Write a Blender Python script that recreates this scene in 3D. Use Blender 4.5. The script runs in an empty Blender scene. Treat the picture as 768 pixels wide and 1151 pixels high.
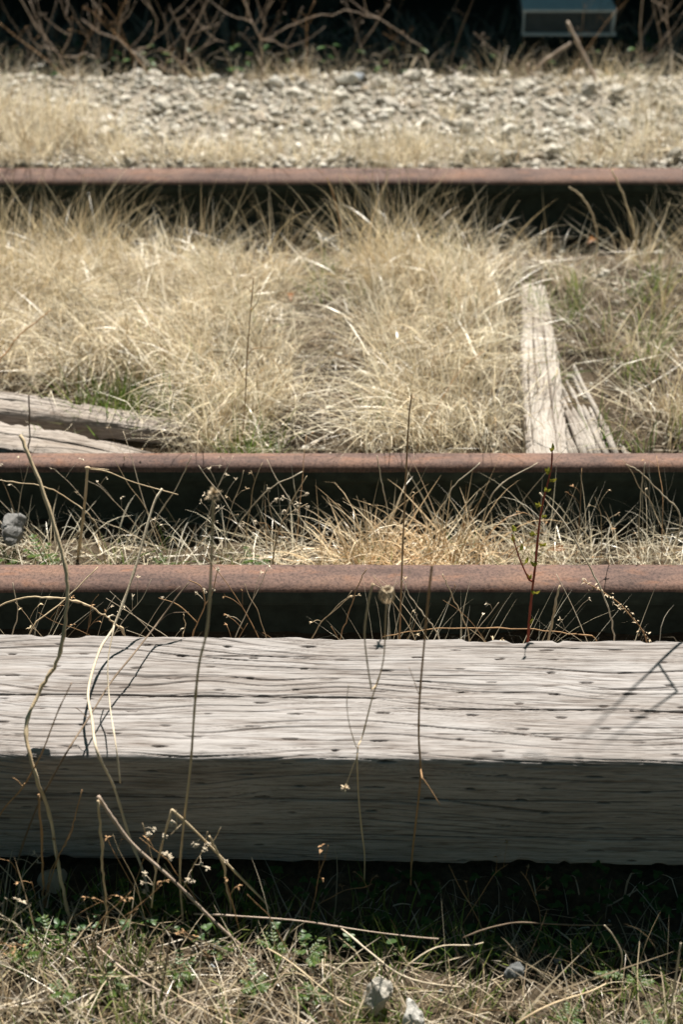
import bpy, math, random
import numpy as np
from mathutils import Vector

R = math.radians
rng = np.random.default_rng(7)
random.seed(7)
scene = bpy.context.scene

# ------------------------------------------------------------------ camera
CAM_Z, PITCH, LENS = 1.56, R(34.7), 50.0
FPX = LENS / 36.0 * 1151.0
cam_d = bpy.data.cameras.new("camera")
cam = bpy.data.objects.new("camera", cam_d)
scene.collection.objects.link(cam)
cam.location = (0, 0, CAM_Z)
cam.rotation_euler = (R(90) - PITCH, 0, 0)
cam_d.sensor_fit = 'VERTICAL'
cam_d.sensor_height = 36.0
cam_d.lens = LENS
cam_d.clip_start, cam_d.clip_end = 0.05, 500
cam_d.dof.use_dof = True
cam_d.dof.focus_distance = 2.20
cam_d.dof.aperture_fstop = 3.7
scene.camera = cam

# ------------------------------------------------------------------ light
SUN_DIR = Vector((-0.24, -1.0, -1.55)).normalized()      # the way the light travels
sun_el = math.asin(-SUN_DIR.z)
sun_az = math.atan2(-SUN_DIR.x, -SUN_DIR.y)                # from +Y towards +X
w = bpy.data.worlds.new("World")
scene.world = w
w.use_nodes = True
nt = w.node_tree
bg = nt.nodes['Background']
sky = nt.nodes.new('ShaderNodeTexSky')
sky.sky_type = 'NISHITA'
sky.sun_disc = False
sky.sun_elevation = sun_el
sky.sun_rotation = sun_az
tint = nt.nodes.new('ShaderNodeMixRGB')
tint.blend_type = 'MULTIPLY'
tint.inputs[0].default_value = 1.0
tint.inputs[2].default_value = (0.29, 0.45, 0.34, 1)
nt.links.new(sky.outputs[0], tint.inputs[1])
nt.links.new(tint.outputs[0], bg.inputs[0])
bg.inputs[1].default_value = 0.05
sd = bpy.data.lights.new("sun", 'SUN')
sd.energy = 5.0
sd.angle = R(0.5)
sd.color = (1.0, 0.95, 0.865)
so = bpy.data.objects.new("sun", sd)
so.rotation_euler = SUN_DIR.to_track_quat('-Z', 'Y').to_euler()
so.location = (1, 4, 6)
scene.collection.objects.link(so)
vs = scene.view_settings
vs.view_transform = 'Standard'
vs.look = 'None'
vs.exposure = 1.03
vs.gamma = 1.0

# ------------------------------------------------------------------ helpers
COL = scene.collection
FWD = np.array([0, math.cos(PITCH), -math.sin(PITCH)])
UPV = np.array([0, math.sin(PITCH), math.cos(PITCH)])


def ray(px, py):
    return FWD + np.array([(px - 384) / FPX, 0, 0]) + UPV * ((575.5 - py) / FPX)


def at(px, py, Y):
    d = ray(px, py)
    t = Y / d[1]
    return np.array([0, 0, CAM_Z]) + d * t


def on(px, py, z=0.0):
    d = ray(px, py)
    t = (z - CAM_Z) / d[2]
    return np.array([0, 0, CAM_Z]) + d * t


TAB = np.random.default_rng(3).random((64, 256, 256))


def vnoise(x, y, seed=0):
    x = np.asarray(x, float); y = np.asarray(y, float)
    T = TAB[seed % 64]
    xi = np.floor(x).astype(int); yi = np.floor(y).astype(int)
    fx = x - xi; fy = y - yi
    fx = fx * fx * (3 - 2 * fx); fy = fy * fy * (3 - 2 * fy)
    a = T[xi & 255, yi & 255]; b = T[(xi + 1) & 255, yi & 255]
    c = T[xi & 255, (yi + 1) & 255]; d = T[(xi + 1) & 255, (yi + 1) & 255]
    return (a * (1 - fx) + b * fx) * (1 - fy) + (c * (1 - fx) + d * fx) * fy


def fbm(x, y, seed=0, octv=4, gain=0.5):
    s = 0; a = 1; n = 0
    for o in range(octv):
        s = s + a * vnoise(x * 2 ** o, y * 2 ** o, seed + o)
        n += a; a *= gain
    return s / n


def sstep(a, b, x):
    t = np.clip((x - a) / (b - a), 0, 1)
    return t * t * (3 - 2 * t)


def ground_z(x, y):
    x = np.asarray(x, float); y = np.asarray(y, float)
    z = 0.012 * (fbm(x * 6, y * 6, 11) - 0.5) * 2
    mid = sstep(2.3, 2.6, y) * (1 - sstep(3.25, 3.5, y))
    z = z + mid * (0.035 * (fbm(x * 2.4 + 5, y * 2.4, 15, 3) - 0.35) * 2)
    z = z - 0.05 * sstep(3.3, 3.5, y) * (1 - sstep(3.68, 3.74, y))
    bank = sstep(3.69, 3.78, y) * (1 - sstep(4.45, 5.0, y))
    z = z + bank * (0.10 + 0.04 * (fbm(x * 3, y * 3, 21, 3) - 0.5))
    z = z - 0.05 * sstep(4.6, 5.2, y)
    z = z - 0.05 * sstep(-0.2, 0.3, x) * sstep(1.375, 1.30, y)
    z = z - 0.02 * sstep(1.45, 1.38, y) * sstep(1.22, 1.3, y)
    return z


def link(name, me, mat=None, parent=None, loc=None):
    o = bpy.data.objects.new(name, me)
    COL.objects.link(o)
    if mat is not None:
        me.materials.append(mat)
    if loc is not None:
        o.location = [float(v) for v in loc]
    if parent is not None:
        o.parent = parent
    return o


def np_mesh(name, V, F, smooth=True):
    """V (n,3), F (m,4) or (m,3) index arrays or list of polys"""
    me = bpy.data.meshes.new(name)
    V = np.ascontiguousarray(V, dtype=np.float32)
    if isinstance(F, np.ndarray):
        m, k = F.shape
        me.vertices.add(len(V)); me.vertices.foreach_set('co', V.ravel())
        me.loops.add(m * k); me.loops.foreach_set('vertex_index', np.ascontiguousarray(F, dtype=np.int32).ravel())
        me.polygons.add(m)
        me.polygons.foreach_set('loop_start', np.arange(0, m * k, k, dtype=np.int32))
        me.update(calc_edges=True)
    else:
        me.from_pydata([tuple(v) for v in V.tolist()], [], F)
        me.update()
    if smooth:
        me.polygons.foreach_set('use_smooth', np.ones(len(me.polygons), dtype=bool))
    return me


def tag(o, label=None, cat=None, group=None, kind=None):
    if label: o['label'] = label
    if cat: o['category'] = cat
    if group: o['group'] = group
    if kind: o['kind'] = kind
    return o


def empty(name, loc, label=None, cat=None, group=None):
    o = bpy.data.objects.new(name, None)
    o.empty_display_size = 0.02
    COL.objects.link(o)
    o.location = [float(v) for v in loc]
    return tag(o, label, cat, group)


class MB:
    def __init__(s):
        s.v = []; s.f = []; s.n = 0

    def add(s, V, F):
        s.v.append(np.asarray(V, float))
        for f in F:
            s.f.append(tuple(int(i) + s.n for i in f))
        s.n += len(V)
        return s

    def tube(s, P, r, sides=6):
        P = np.asarray(P, float); n = len(P)
        r = np.broadcast_to(np.asarray(r, float), (n,))
        T = np.gradient(P, axis=0)
        T /= np.linalg.norm(T, axis=1)[:, None] + 1e-12
        ref = np.array([0.31, 0.83, 0.46]) if abs(T[0] @ np.array([0.31, 0.83, 0.46])) < 0.9 else np.array([1.0, 0, 0])
        V = []
        for i in range(n):
            a = np.cross(T[i], ref); a /= np.linalg.norm(a) + 1e-12
            b = np.cross(T[i], a)
            for k in range(sides):
                th = 2 * math.pi * k / sides
                V.append(P[i] + r[i] * (a * math.cos(th) + b * math.sin(th)))
        F = []
        for i in range(n - 1):
            for k in range(sides):
                k2 = (k + 1) % sides
                F.append((i * sides + k, i * sides + k2, (i + 1) * sides + k2, (i + 1) * sides + k))
        F.append(tuple(range(sides - 1, -1, -1)))
        F.append(tuple((n - 1) * sides + k for k in range(sides)))
        return s.add(V, F)

    def box(s, lo, hi):
        x0, y0, z0 = lo; x1, y1, z1 = hi
        V = [(x0, y0, z0), (x1, y0, z0), (x1, y1, z0), (x0, y1, z0), (x0, y0, z1), (x1, y0, z1), (x1, y1, z1), (x0, y1, z1)]
        F = [(3, 2, 1, 0), (4, 5, 6, 7), (0, 1, 5, 4), (1, 2, 6, 5), (2, 3, 7, 6), (3, 0, 4, 7)]
        return s.add(V, F)

    def ball(s, c, r, seg=7, rings=5, sq=(1, 1, 1)):
        V = [(c[0], c[1], c[2] - r * sq[2])]
        for i in range(1, rings):
            ph = -math.pi / 2 + math.pi * i / rings
            for k in range(seg):
                th = 2 * math.pi * k / seg
                V.append((c[0] + r * sq[0] * math.cos(ph) * math.cos(th), c[1] + r * sq[1] * math.cos(ph) * math.sin(th), c[2] + r * sq[2] * math.sin(ph)))
        V.append((c[0], c[1], c[2] + r * sq[2]))
        F = [(0, 1 + (k + 1) % seg, 1 + k) for k in range(seg)]
        for i in range(rings - 2):
            for k in range(seg):
                a = 1 + i * seg
                F.append((a + k, a + (k + 1) % seg, a + seg + (k + 1) % seg, a + seg + k))
        a = 1 + (rings - 2) * seg
        F += [(a + k, a + (k + 1) % seg, len(V) - 1) for k in range(seg)]
        return s.add(V, F)

    def leaf(s, base, d, up, L, W, fold=0.25, bend=0.3, n=4):
        """pointed leaf blade, folded on its midrib"""
        base = np.asarray(base, float)
        d = np.asarray(d, float) / np.linalg.norm(d)
        side = np.cross(d, up); side /= np.linalg.norm(side) + 1e-9
        nrm = np.cross(side, d)
        V = []; F = []
        for i in range(n + 1):
            t = i / n
            c = base + d * L * t - nrm * bend * L * t * t
            wd = W * 0.5 * math.sin(math.pi * min(1, (0.08 + 0.92 * t) ** 0.8)) + 1e-5
            V += [c - side * wd + nrm * wd * fold, c, c + side * wd + nrm * wd * fold]
        for i in range(n):
            a = i * 3
            F += [(a, a + 1, a + 4, a + 3), (a + 1, a + 2, a + 5, a + 4)]
        return s.add(V, F)

    def build(s, name, mat, parent=None, org=(0, 0, 0), smooth=True):
        V = np.concatenate(s.v) - np.asarray(org, float)
        me = np_mesh(name, V, s.f, smooth)
        return link(name, me, mat, parent, None if parent is not None else org)


def catmull(P, n=6):
    P = [np.asarray(p, float) for p in P]
    if len(P) < 3:
        return np.array([P[0] + (P[-1] - P[0]) * t for t in np.linspace(0, 1, n + 1)])
    Q = [2 * P[0] - P[1]] + P + [2 * P[-1] - P[-2]]
    out = []
    for i in range(1, len(Q) - 2):
        p0, p1, p2, p3 = Q[i - 1:i + 3]
        for t in np.linspace(0, 1, n, endpoint=False):
            out.append(0.5 * ((2 * p1) + (-p0 + p2) * t + (2 * p0 - 5 * p1 + 4 * p2 - p3) * t * t + (-p0 + 3 * p1 - 3 * p2 + p3) * t ** 3))
    out.append(P[-1])
    return np.array(out)


# ------------------------------------------------------------------ materials
def mat_new(name):
    m = bpy.data.materials.new(name)
    m.use_nodes = True
    t = m.node_tree
    b = t.nodes['Principled BSDF']
    return m, t, b


def nd(t, typ, **kw):
    n = t.nodes.new(typ)
    for k, v in kw.items():
        if k in ('inp',):
            for kk, vv in v.items():
                n.inputs[kk].default_value = vv
        else:
            setattr(n, k, v)
    return n


def ramp(t, stops, interp='LINEAR'):
    r = t.nodes.new('ShaderNodeValToRGB')
    cr = r.color_ramp
    cr.interpolation = interp
    while len(cr.elements) < len(stops):
        cr.elements.new(0.5)
    for e, (p, c) in zip(cr.elements, stops):
        e.position = p
        e.color = (c[0], c[1], c[2], 1)
    return r


def obj_coord(t, scale=(1, 1, 1)):
    tc = nd(t, 'ShaderNodeTexCoord')
    mp = nd(t, 'ShaderNodeMapping')
    mp.inputs['Scale'].default_value = scale
    t.links.new(tc.outputs['Object'], mp.inputs[0])
    return mp


def noise(t, mp, scale, detail=4, rough=0.55, dist=0.0):
    n = nd(t, 'ShaderNodeTexNoise')
    n.inputs['Scale'].default_value = scale
    n.inputs['Detail'].default_value = detail
    n.inputs['Roughness'].default_value = rough
    n.inputs['Distortion'].default_value = dist
    t.links.new(mp.outputs[0], n.inputs['Vector'])
    return n


def mixc(t, a, b, f, mode='MIX'):
    m = nd(t, 'ShaderNodeMixRGB', blend_type=mode)
    for i, v in ((0, f), (1, a), (2, b)):
        if hasattr(v, 'is_linked') or hasattr(v, 'links'):
            t.links.new(v, m.inputs[i])
        elif i == 0:
            m.inputs[0].default_value = v
        else:
            m.inputs[i].default_value = (*v, 1)
    return m.outputs[0]


def bump(t, b, h, strength=0.4, dist=0.002):
    bp = nd(t, 'ShaderNodeBump')
    bp.inputs['Strength'].default_value = strength
    bp.inputs['Distance'].default_value = dist
    t.links.new(h, bp.inputs['Height'])
    t.links.new(bp.outputs[0], b.inputs['Normal'])


def m_blade(name, stops, transl=0.35, gloss=0.012):
    m = bpy.data.materials.new(name)
    m.use_nodes = True
    t = m.node_tree
    t.nodes.clear()
    out = nd(t, 'ShaderNodeOutputMaterial')
    geo = nd(t, 'ShaderNodeNewGeometry')
    r = ramp(t, stops)
    t.links.new(geo.outputs['Random Per Island'], r.inputs[0])
    mp = obj_coord(t)
    n = noise(t, mp, 9, 3)
    n2 = ramp(t, [(0.3, (0.72, 0.70, 0.66)), (0.7, (1.12, 1.1, 1.06))])
    t.links.new(n.outputs['Fac'], n2.inputs[0])
    c = mixc(t, r.outputs[0], n2.outputs[0], 1.0, 'MULTIPLY')
    d = nd(t, 'ShaderNodeBsdfDiffuse')
    tr = nd(t, 'ShaderNodeBsdfTranslucent')
    gl = nd(t, 'ShaderNodeBsdfGlossy')
    gl.inputs['Roughness'].default_value = 0.35
    mx = nd(t, 'ShaderNodeMixShader'); mx.inputs[0].default_value = transl
    mx2 = nd(t, 'ShaderNodeMixShader'); mx2.inputs[0].default_value = gloss
    t.links.new(c, d.inputs[0]); t.links.new(c, tr.inputs[0])
    t.links.new(d.outputs[0], mx.inputs[1]); t.links.new(tr.outputs[0], mx.inputs[2])
    t.links.new(mx.outputs[0], mx2.inputs[1]); t.links.new(gl.outputs[0], mx2.inputs[2])
    t.links.new(mx2.outputs[0], out.inputs[0])
    return m


STRAW = [(0.0, (0.86, 0.80, 0.65)), (0.25, (0.80, 0.71, 0.53)), (0.48, (0.89, 0.85, 0.74)), (0.66, (0.66, 0.55, 0.38)), (0.78, (0.78, 0.75, 0.68)), (0.92, (0.46, 0.35, 0.22)), (1.0, (0.30, 0.21, 0.12))]
TAN = [(0.0, (0.58, 0.47, 0.29)), (0.4, (0.66, 0.56, 0.38)), (0.7, (0.76, 0.68, 0.51)), (1.0, (0.40, 0.29, 0.17))]
GREY = [(0.0, (0.46, 0.40, 0.33)), (0.4, (0.30, 0.24, 0.18)), (0.75, (0.62, 0.57, 0.50)), (1.0, (0.16, 0.115, 0.075))]
ORNG = [(0.0, (0.74, 0.62, 0.44)), (0.4, (0.66, 0.48, 0.29)), (0.75, (0.78, 0.70, 0.54)), (1.0, (0.50, 0.30, 0.15))]
GREEN = [(0.0, (0.10, 0.18, 0.035)), (0.5, (0.16, 0.25, 0.06)), (1.0, (0.28, 0.32, 0.10))]
FORE = [(0.0, (0.56, 0.47, 0.33)), (0.30, (0.38, 0.29, 0.18)), (0.55, (0.72, 0.64, 0.50)), (0.75, (0.26, 0.18, 0.10)), (0.9, (0.46, 0.42, 0.36)), (1.0, (0.18, 0.11, 0.06))]
M = {}
M['straw'] = m_blade('dry_straw', STRAW, 0.30, 0.06)
M['fore'] = m_blade('brown_straw', FORE, 0.3, 0.04)
M['tan'] = m_blade('tan_grass', TAN, 0.35, 0.04)
M['grey'] = m_blade('grey_litter', GREY, 0.15)
M['orange'] = m_blade('orange_straw', ORNG, 0.3, 0.05)
M['green'] = m_blade('green_blade', GREEN, 0.4)
M['leaf'] = m_blade('green_leaf', [(0.0, (0.050, 0.10, 0.020)), (0.5, (0.075, 0.135, 0.030)), (1.0, (0.125, 0.165, 0.04))], 0.35)
M['clover'] = m_blade('dark_clover', [(0.0, (0.04, 0.09, 0.03)), (0.5, (0.06, 0.12, 0.04)), (1.0, (0.09, 0.15, 0.05))], 0.3)
M['bud'] = m_blade('yellow_bud', [(0.0, (0.30, 0.27, 0.04)), (0.5, (0.24, 0.28, 0.05)), (0.85, (0.42, 0.30, 0.05)), (1.0, (0.40, 0.14, 0.04))], 0.35)
M['deadleaf'] = m_blade('dead_leaf', [(0.0, (0.30, 0.14, 0.06)), (1.0, (0.24, 0.13, 0.07))], 0.3)


def m_stem(name, c1, c2, scale=30):
    m, t, b = mat_new(name)
    mp = obj_coord(t)
    n = noise(t, mp, scale, 4)
    r = ramp(t, [(0.3, c1), (0.7, c2)])
    t.links.new(n.outputs['Fac'], r.inputs[0])
    t.links.new(r.outputs[0], b.inputs['Base Color'])
    b.inputs['Roughness'].default_value = 0.7
    b.inputs['Specular IOR Level'].default_value = 0.25
    n3 = noise(t, mp, 400, 2)
    bump(t, b, n3.outputs['Fac'], 0.5, 0.001)
    return m


M['stem'] = m_stem('dry_stem', (0.44, 0.32, 0.19), (0.62, 0.50, 0.34))
M['pale_stem'] = m_stem('pale_stem', (0.50, 0.40, 0.28), (0.62, 0.54, 0.42))
M['brown_stem'] = m_stem('brown_stem', (0.28, 0.165, 0.085), (0.44, 0.27, 0.14))
M['dark_stem'] = m_stem('dark_stem', (0.12, 0.085, 0.06), (0.22, 0.16, 0.11))
M['red_stem'] = m_stem('red_stem', (0.17, 0.035, 0.022), (0.30, 0.07, 0.04))
M['twig'] = m_stem('grey_twig', (0.32, 0.235, 0.18), (0.48, 0.385, 0.31))
M['pod'] = m_stem('seed_pod', (0.36, 0.29, 0.21), (0.52, 0.45, 0.35), 90)
M['husk'] = m_stem('seed_husk', (0.40, 0.30, 0.19), (0.58, 0.48, 0.35), 60)


def m_rust():
    m, t, b = mat_new('rust')
    mp = obj_coord(t)
    mps = obj_coord(t, (0.35, 1, 1))
    n1 = noise(t, mps, 14, 6, 0.65)
    n2 = noise(t, mp, 190, 4, 0.7)
    n3 = noise(t, mps, 48, 5, 0.6, 0.4)
    r1 = ramp(t, [(0.30, (0.092, 0.060, 0.050)), (0.5, (0.140, 0.088, 0.072)), (0.72, (0.172, 0.104, 0.076))])
    t.links.new(n1.outputs['Fac'], r1.inputs[0])
    r3 = ramp(t, [(0.55, (0, 0, 0)), (0.72, (1, 1, 1))])
    t.links.new(n3.outputs['Fac'], r3.inputs[0])
    c = mixc(t, r1.outputs[0], (0.19, 0.100, 0.066), r3.outputs[0])
    r2 = ramp(t, [(0.32, (0.45, 0.45, 0.48)), (0.52, (1, 1, 1)), (0.75, (1.35, 1.3, 1.28))])
    t.links.new(n2.outputs['Fac'], r2.inputs[0])
    c = mixc(t, c, r2.outputs[0], 1.0, 'MULTIPLY')
    mpl = obj_coord(t, (1.0, 6, 6))
    n5 = noise(t, mpl, 4.5, 5, 0.7, 0.5)
    r5 = ramp(t, [(0.36, (0.66, 0.66, 0.70)), (0.5, (1, 1, 1)), (0.66, (1.22, 1.16, 1.10))])
    t.links.new(n5.outputs['Fac'], r5.inputs[0])
    c = mixc(t, c, r5.outputs[0], 1.0, 'MULTIPLY')
    t.links.new(c, b.inputs['Base Color'])
    b.inputs['Roughness'].default_value = 0.8
    b.inputs['Specular IOR Level'].default_value = 0.25
    bump(t, b, n2.outputs['Fac'], 0.6, 0.0016)
    return m


M['rust'] = m_rust()


def m_wood(name, light, mid, dark, sx=40.0, sy=420.0):
    m, t, b = mat_new(name)
    mp = obj_coord(t, (sx, sy, sy))
    mpb = obj_coord(t, (5, 16, 16))
    mpc = obj_coord(t, (5, 75, 75))
    mpd = obj_coord(t, (11, 210, 210))
    n1 = noise(t, mp, 1.0, 4, 0.7, 0.3)
    n2 = noise(t, mpb, 1.0, 4, 0.6, 0.3)
    n3 = noise(t, mpc, 1.0, 4, 0.6, 1.0)
    n4 = noise(t, mpd, 1.0, 5, 0.65, 0.8)
    r1 = ramp(t, [(0.28, tuple(v * 0.80 for v in light)), (0.5, light), (0.75, tuple(min(1, v * 1.12) for v in light))])
    t.links.new(n1.outputs['Fac'], r1.inputs[0])
    r2 = ramp(t, [(0.35, (0.84, 0.81, 0.79)), (0.62, (1.05, 1.05, 1.06))])
    t.links.new(n2.outputs['Fac'], r2.inputs[0])
    c = mixc(t, r1.outputs[0], r2.outputs[0], 1.0, 'MULTIPLY')
    r3 = ramp(t, [(0.50, (0, 0, 0)), (0.72, (0.62, 0.62, 0.62))])
    t.links.new(n3.outputs['Fac'], r3.inputs[0])
    c = mixc(t, c, mid, r3.outputs[0])
    r4 = ramp(t, [(0.32, (0.50, 0.46, 0.43)), (0.50, (0.98, 0.97, 0.96)), (0.75, (1.16, 1.15, 1.15))])
    t.links.new(n4.outputs['Fac'], r4.inputs[0])
    c = mixc(t, c, r4.outputs[0], 1.0, 'MULTIPLY')
    at_ = nd(t, 'ShaderNodeAttribute', attribute_name='crevice')
    ra = ramp(t, [(0.0, (0, 0, 0)), (0.5, (0.55, 0.55, 0.55)), (1.0, (1, 1, 1))])
    t.links.new(at_.outputs['Fac'], ra.inputs[0])
    c = mixc(t, c, dark, ra.outputs[0])
    t.links.new(c, b.inputs['Base Color'])
    b.inputs['Roughness'].default_value = 0.9
    b.inputs['Specular IOR Level'].default_value = 0.15
    bump(t, b, mixc(t, n1.outputs['Fac'], n4.outputs['Fac'], 0.55), 0.6, 0.0015)
    return m


M['timber'] = m_wood('weathered_timber', (0.310, 0.294, 0.287), (0.150, 0.120, 0.103), (0.075, 0.056, 0.046))
M['log'] = m_wood('split_wood', (0.34, 0.305, 0.275), (0.20, 0.16, 0.13), (0.04, 0.032, 0.026))
M['plank'] = m_wood('bleached_wood', (0.41, 0.38, 0.345), (0.25, 0.21, 0.17), (0.08, 0.06, 0.045))


def m_stone(name, c1, c2, c3):
    m, t, b = mat_new(name)
    mp = obj_coord(t)
    oi = nd(t, 'ShaderNodeObjectInfo')
    n1 = noise(t, mp, 22, 6, 0.65)
    n2 = noise(t, mp, 160, 4, 0.7)
    r1 = ramp(t, [(0.3, c1), (0.55, c2), (0.8, c3)])
    t.links.new(n1.outputs['Fac'], r1.inputs[0])
    geo = nd(t, 'ShaderNodeNewGeometry')
    add = nd(t, 'ShaderNodeMath', operation='ADD')
    t.links.new(oi.outputs['Random'], add.inputs[0]); t.links.new(geo.outputs['Random Per Island'], add.inputs[1])
    fr = nd(t, 'ShaderNodeMath', operation='FRACT'); t.links.new(add.outputs[0], fr.inputs[0])
    r0 = ramp(t, [(0.0, (0.50, 0.47, 0.42)), (0.5, (0.85, 0.82, 0.76)), (0.85, (1.05, 1.03, 1.0)), (1.0, (0.62, 0.52, 0.42))])
    t.links.new(fr.outputs[0], r0.inputs[0])
    c = mixc(t, r1.outputs[0], r0.outputs[0], 1.0, 'MULTIPLY')
    t.links.new(c, b.inputs['Base Color'])
    b.inputs['Roughness'].default_value = 0.9
    b.inputs['Specular IOR Level'].default_value = 0.2
    bump(t, b, n2.outputs['Fac'], 0.7, 0.0025)
    return m


M['gravel'] = m_stone('limestone_gravel', (0.48, 0.46, 0.42), (0.66, 0.64, 0.60), (0.78, 0.77, 0.75))
M['stone'] = m_stone('white_stone', (0.50, 0.48, 0.46), (0.68, 0.66, 0.63), (0.78, 0.77, 0.75))
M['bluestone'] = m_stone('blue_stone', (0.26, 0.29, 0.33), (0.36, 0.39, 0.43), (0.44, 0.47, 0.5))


def m_soil():
    m, t, b = mat_new('soil')
    mp = obj_coord(t)
    n1 = noise(t, mp, 7, 6, 0.65)
    n2 = noise(t, mp, 90, 5, 0.7)
    r1 = ramp(t, [(0.3, (0.035, 0.027, 0.019)), (0.55, (0.085, 0.064, 0.043)), (0.8, (0.15, 0.115, 0.08))])
    t.links.new(n1.outputs['Fac'], r1.inputs[0])
    r2 = ramp(t, [(0.3, (0.5, 0.5, 0.5)), (0.7, (1.3, 1.3, 1.3))])
    t.links.new(n2.outputs['Fac'], r2.inputs[0])
    c = mixc(t, r1.outputs[0], r2.outputs[0], 1.0, 'MULTIPLY')
    # soil beyond the bank is painted darker to deepen the shade there
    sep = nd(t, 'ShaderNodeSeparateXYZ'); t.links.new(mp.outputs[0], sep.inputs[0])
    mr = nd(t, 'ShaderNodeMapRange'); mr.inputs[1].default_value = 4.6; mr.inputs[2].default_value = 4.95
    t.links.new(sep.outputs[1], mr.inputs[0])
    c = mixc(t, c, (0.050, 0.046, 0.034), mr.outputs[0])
    m1 = nd(t, 'ShaderNodeMapRange'); m1.inputs[1].default_value = 3.70; m1.inputs[2].default_value = 3.78
    m2 = nd(t, 'ShaderNodeMapRange'); m2.inputs[1].default_value = 4.80; m2.inputs[2].default_value = 4.55
    t.links.new(sep.outputs[1], m1.inputs[0]); t.links.new(sep.outputs[1], m2.inputs[0])
    mm = nd(t, 'ShaderNodeMath', operation='MULTIPLY')
    t.links.new(m1.outputs[0], mm.inputs[0]); t.links.new(m2.outputs[0], mm.inputs[1])
    dust = mixc(t, (0.26, 0.23, 0.19), r2.outputs[0], 0.5, 'MULTIPLY')
    c = mixc(t, c, dust, mm.outputs[0])
    t.links.new(c, b.inputs['Base Color'])
    b.inputs['Roughness'].default_value = 0.95
    b.inputs['Specular IOR Level'].default_value = 0.1
    bump(t, b, n2.outputs['Fac'], 1.0, 0.006)
    return m


M['soil'] = m_soil()


def m_plain(name, c, rough=0.8, var=0.25, scale=20, spec=0.3, metal=0.0):
    m, t, b = mat_new(name)
    mp = obj_coord(t)
    n = noise(t, mp, scale, 5, 0.65)
    r = ramp(t, [(0.3, tuple(v * (1 - var) for v in c)), (0.7, tuple(v * (1 + var) for v in c))])
    t.links.new(n.outputs['Fac'], r.inputs[0])
    t.links.new(r.outputs[0], b.inputs['Base Color'])
    b.inputs['Roughness'].default_value = rough
    b.inputs['Specular IOR Level'].default_value = spec
    b.inputs['Metallic'].default_value = metal
    bump(t, b, n.outputs['Fac'], 0.3, 0.003)
    return m


M['rail_shade'] = m_plain('painted_rail_shade', (0.026, 0.036, 0.030), 0.85, 0.35, 30, 0.2)  # near-black green puts the shade on the rail sides into the colour
M['darkwood'] = m_plain('tarred_wood', (0.035, 0.035, 0.028), 0.9, 0.4, 12, 0.1)
M['steel_light'] = m_plain('grey_painted_steel', (0.60, 0.63, 0.64), 0.5, 0.12, 25)
M['steel_dark'] = m_plain('dark_painted_steel', (0.07, 0.08, 0.085), 0.6, 0.2, 25)
M['concrete'] = m_plain('grey_concrete', (0.34, 0.34, 0.32), 0.9, 0.2, 40)

# ------------------------------------------------------------------ ground
xs = np.concatenate([[-150, -60, -25, -10, -5], np.linspace(-2.6, 2.6, 170), [5, 10, 25, 60, 150]])
ys = np.concatenate([[-150, -60, -25, -10, -4, -1.5], np.linspace(0.2, 6.4, 230), [9, 15, 30, 70, 150]])
X, Y = np.meshgrid(xs, ys, indexing='ij')
near = (np.abs(X) < 3) & (Y > 0) & (Y < 6.6)
Z = ground_z(X, Y) + np.where(near, 0.012 * (fbm(X * 40, Y * 40, 30, 3) - 0.5), 0)
nx, ny = X.shape
I = np.arange(nx * ny).reshape(nx, ny)
F = np.stack([I[:-1, :-1], I[1:, :-1], I[1:, 1:], I[:-1, 1:]], -1).reshape(-1, 4)
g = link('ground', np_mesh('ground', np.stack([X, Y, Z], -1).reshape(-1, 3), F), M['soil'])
tag(g, 'dark brown soil under the rails, grass and gravel', None, None, 'structure')


# ------------------------------------------------------------------ rails
def rail(Yc, top, headw, tilt, label, seed):
    hw = headw / 2
    H = 0.165
    half = [(0.0, 0.0), (hw * 0.55, -0.0012), (hw * 0.82, -0.0045), (hw * 0.96, -0.011), (hw, -0.020), (hw * 0.98, -0.036), (hw * 0.86, -0.041),
            (0.015, -0.052), (0.0085, -0.062), (0.0082, -0.10), (0.0095, -0.128), (0.020, -0.138), (0.066, -0.150), (0.069, -0.154), (0.069, -0.165)]
    prof = half + [(-a, b) for a, b in half[::-1][:-1]]
    prof = np.array(prof)
    L = 3.4
    xsr = np.arange(-L, L + 0.001, 0.008)
    n, k = len(xsr), len(prof)
    V = np.zeros((n, k, 3))
    V[:, :, 0] = xsr[:, None]
    V[:, :, 1] = prof[None, :, 0]
    V[:, :, 2] = prof[None, :, 1]
    # rust scale nibbles the outline a little
    nz = (fbm(xsr[:, None] * 60 + seed * 9, np.arange(k)[None, :] * 3.1, seed, 3) - 0.5)
    V[:, :, 1] += nz * 0.0022 * np.sign(prof[None, :, 0])
    V[:, :, 2] += (fbm(xsr[:, None] * 25, np.arange(k)[None, :] * 2.7, seed + 5, 3) - 0.5) * 0.0014
    c, s = math.cos(tilt), math.sin(tilt)
    y, z = V[:, :, 1].copy(), V[:, :, 2].copy()
    V[:, :, 1] = c * y - s * z
    V[:, :, 2] = s * y + c * z
    I = np.arange(n * k).reshape(n, k)
    J = np.roll(I, -1, axis=1)
    F = np.stack([I[:-1], J[:-1], J[1:], I[1:]], -1).reshape(-1, 4)
    polys = F.tolist() + [I[0].tolist(), I[-1][::-1].tolist()]
    me = np_mesh('rail', V.reshape(-1, 3), polys)
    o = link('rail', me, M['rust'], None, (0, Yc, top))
    me.materials.append(M['rail_shade'])
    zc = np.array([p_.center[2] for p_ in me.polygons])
    me.polygons.foreach_set('material_index', (np.minimum(zc, 0) < -0.015).astype(np.int32))  # everything below the head top takes the painted shade colour
    tag(o, label, 'rail', 'rusty railway rails')
    return o


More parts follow.
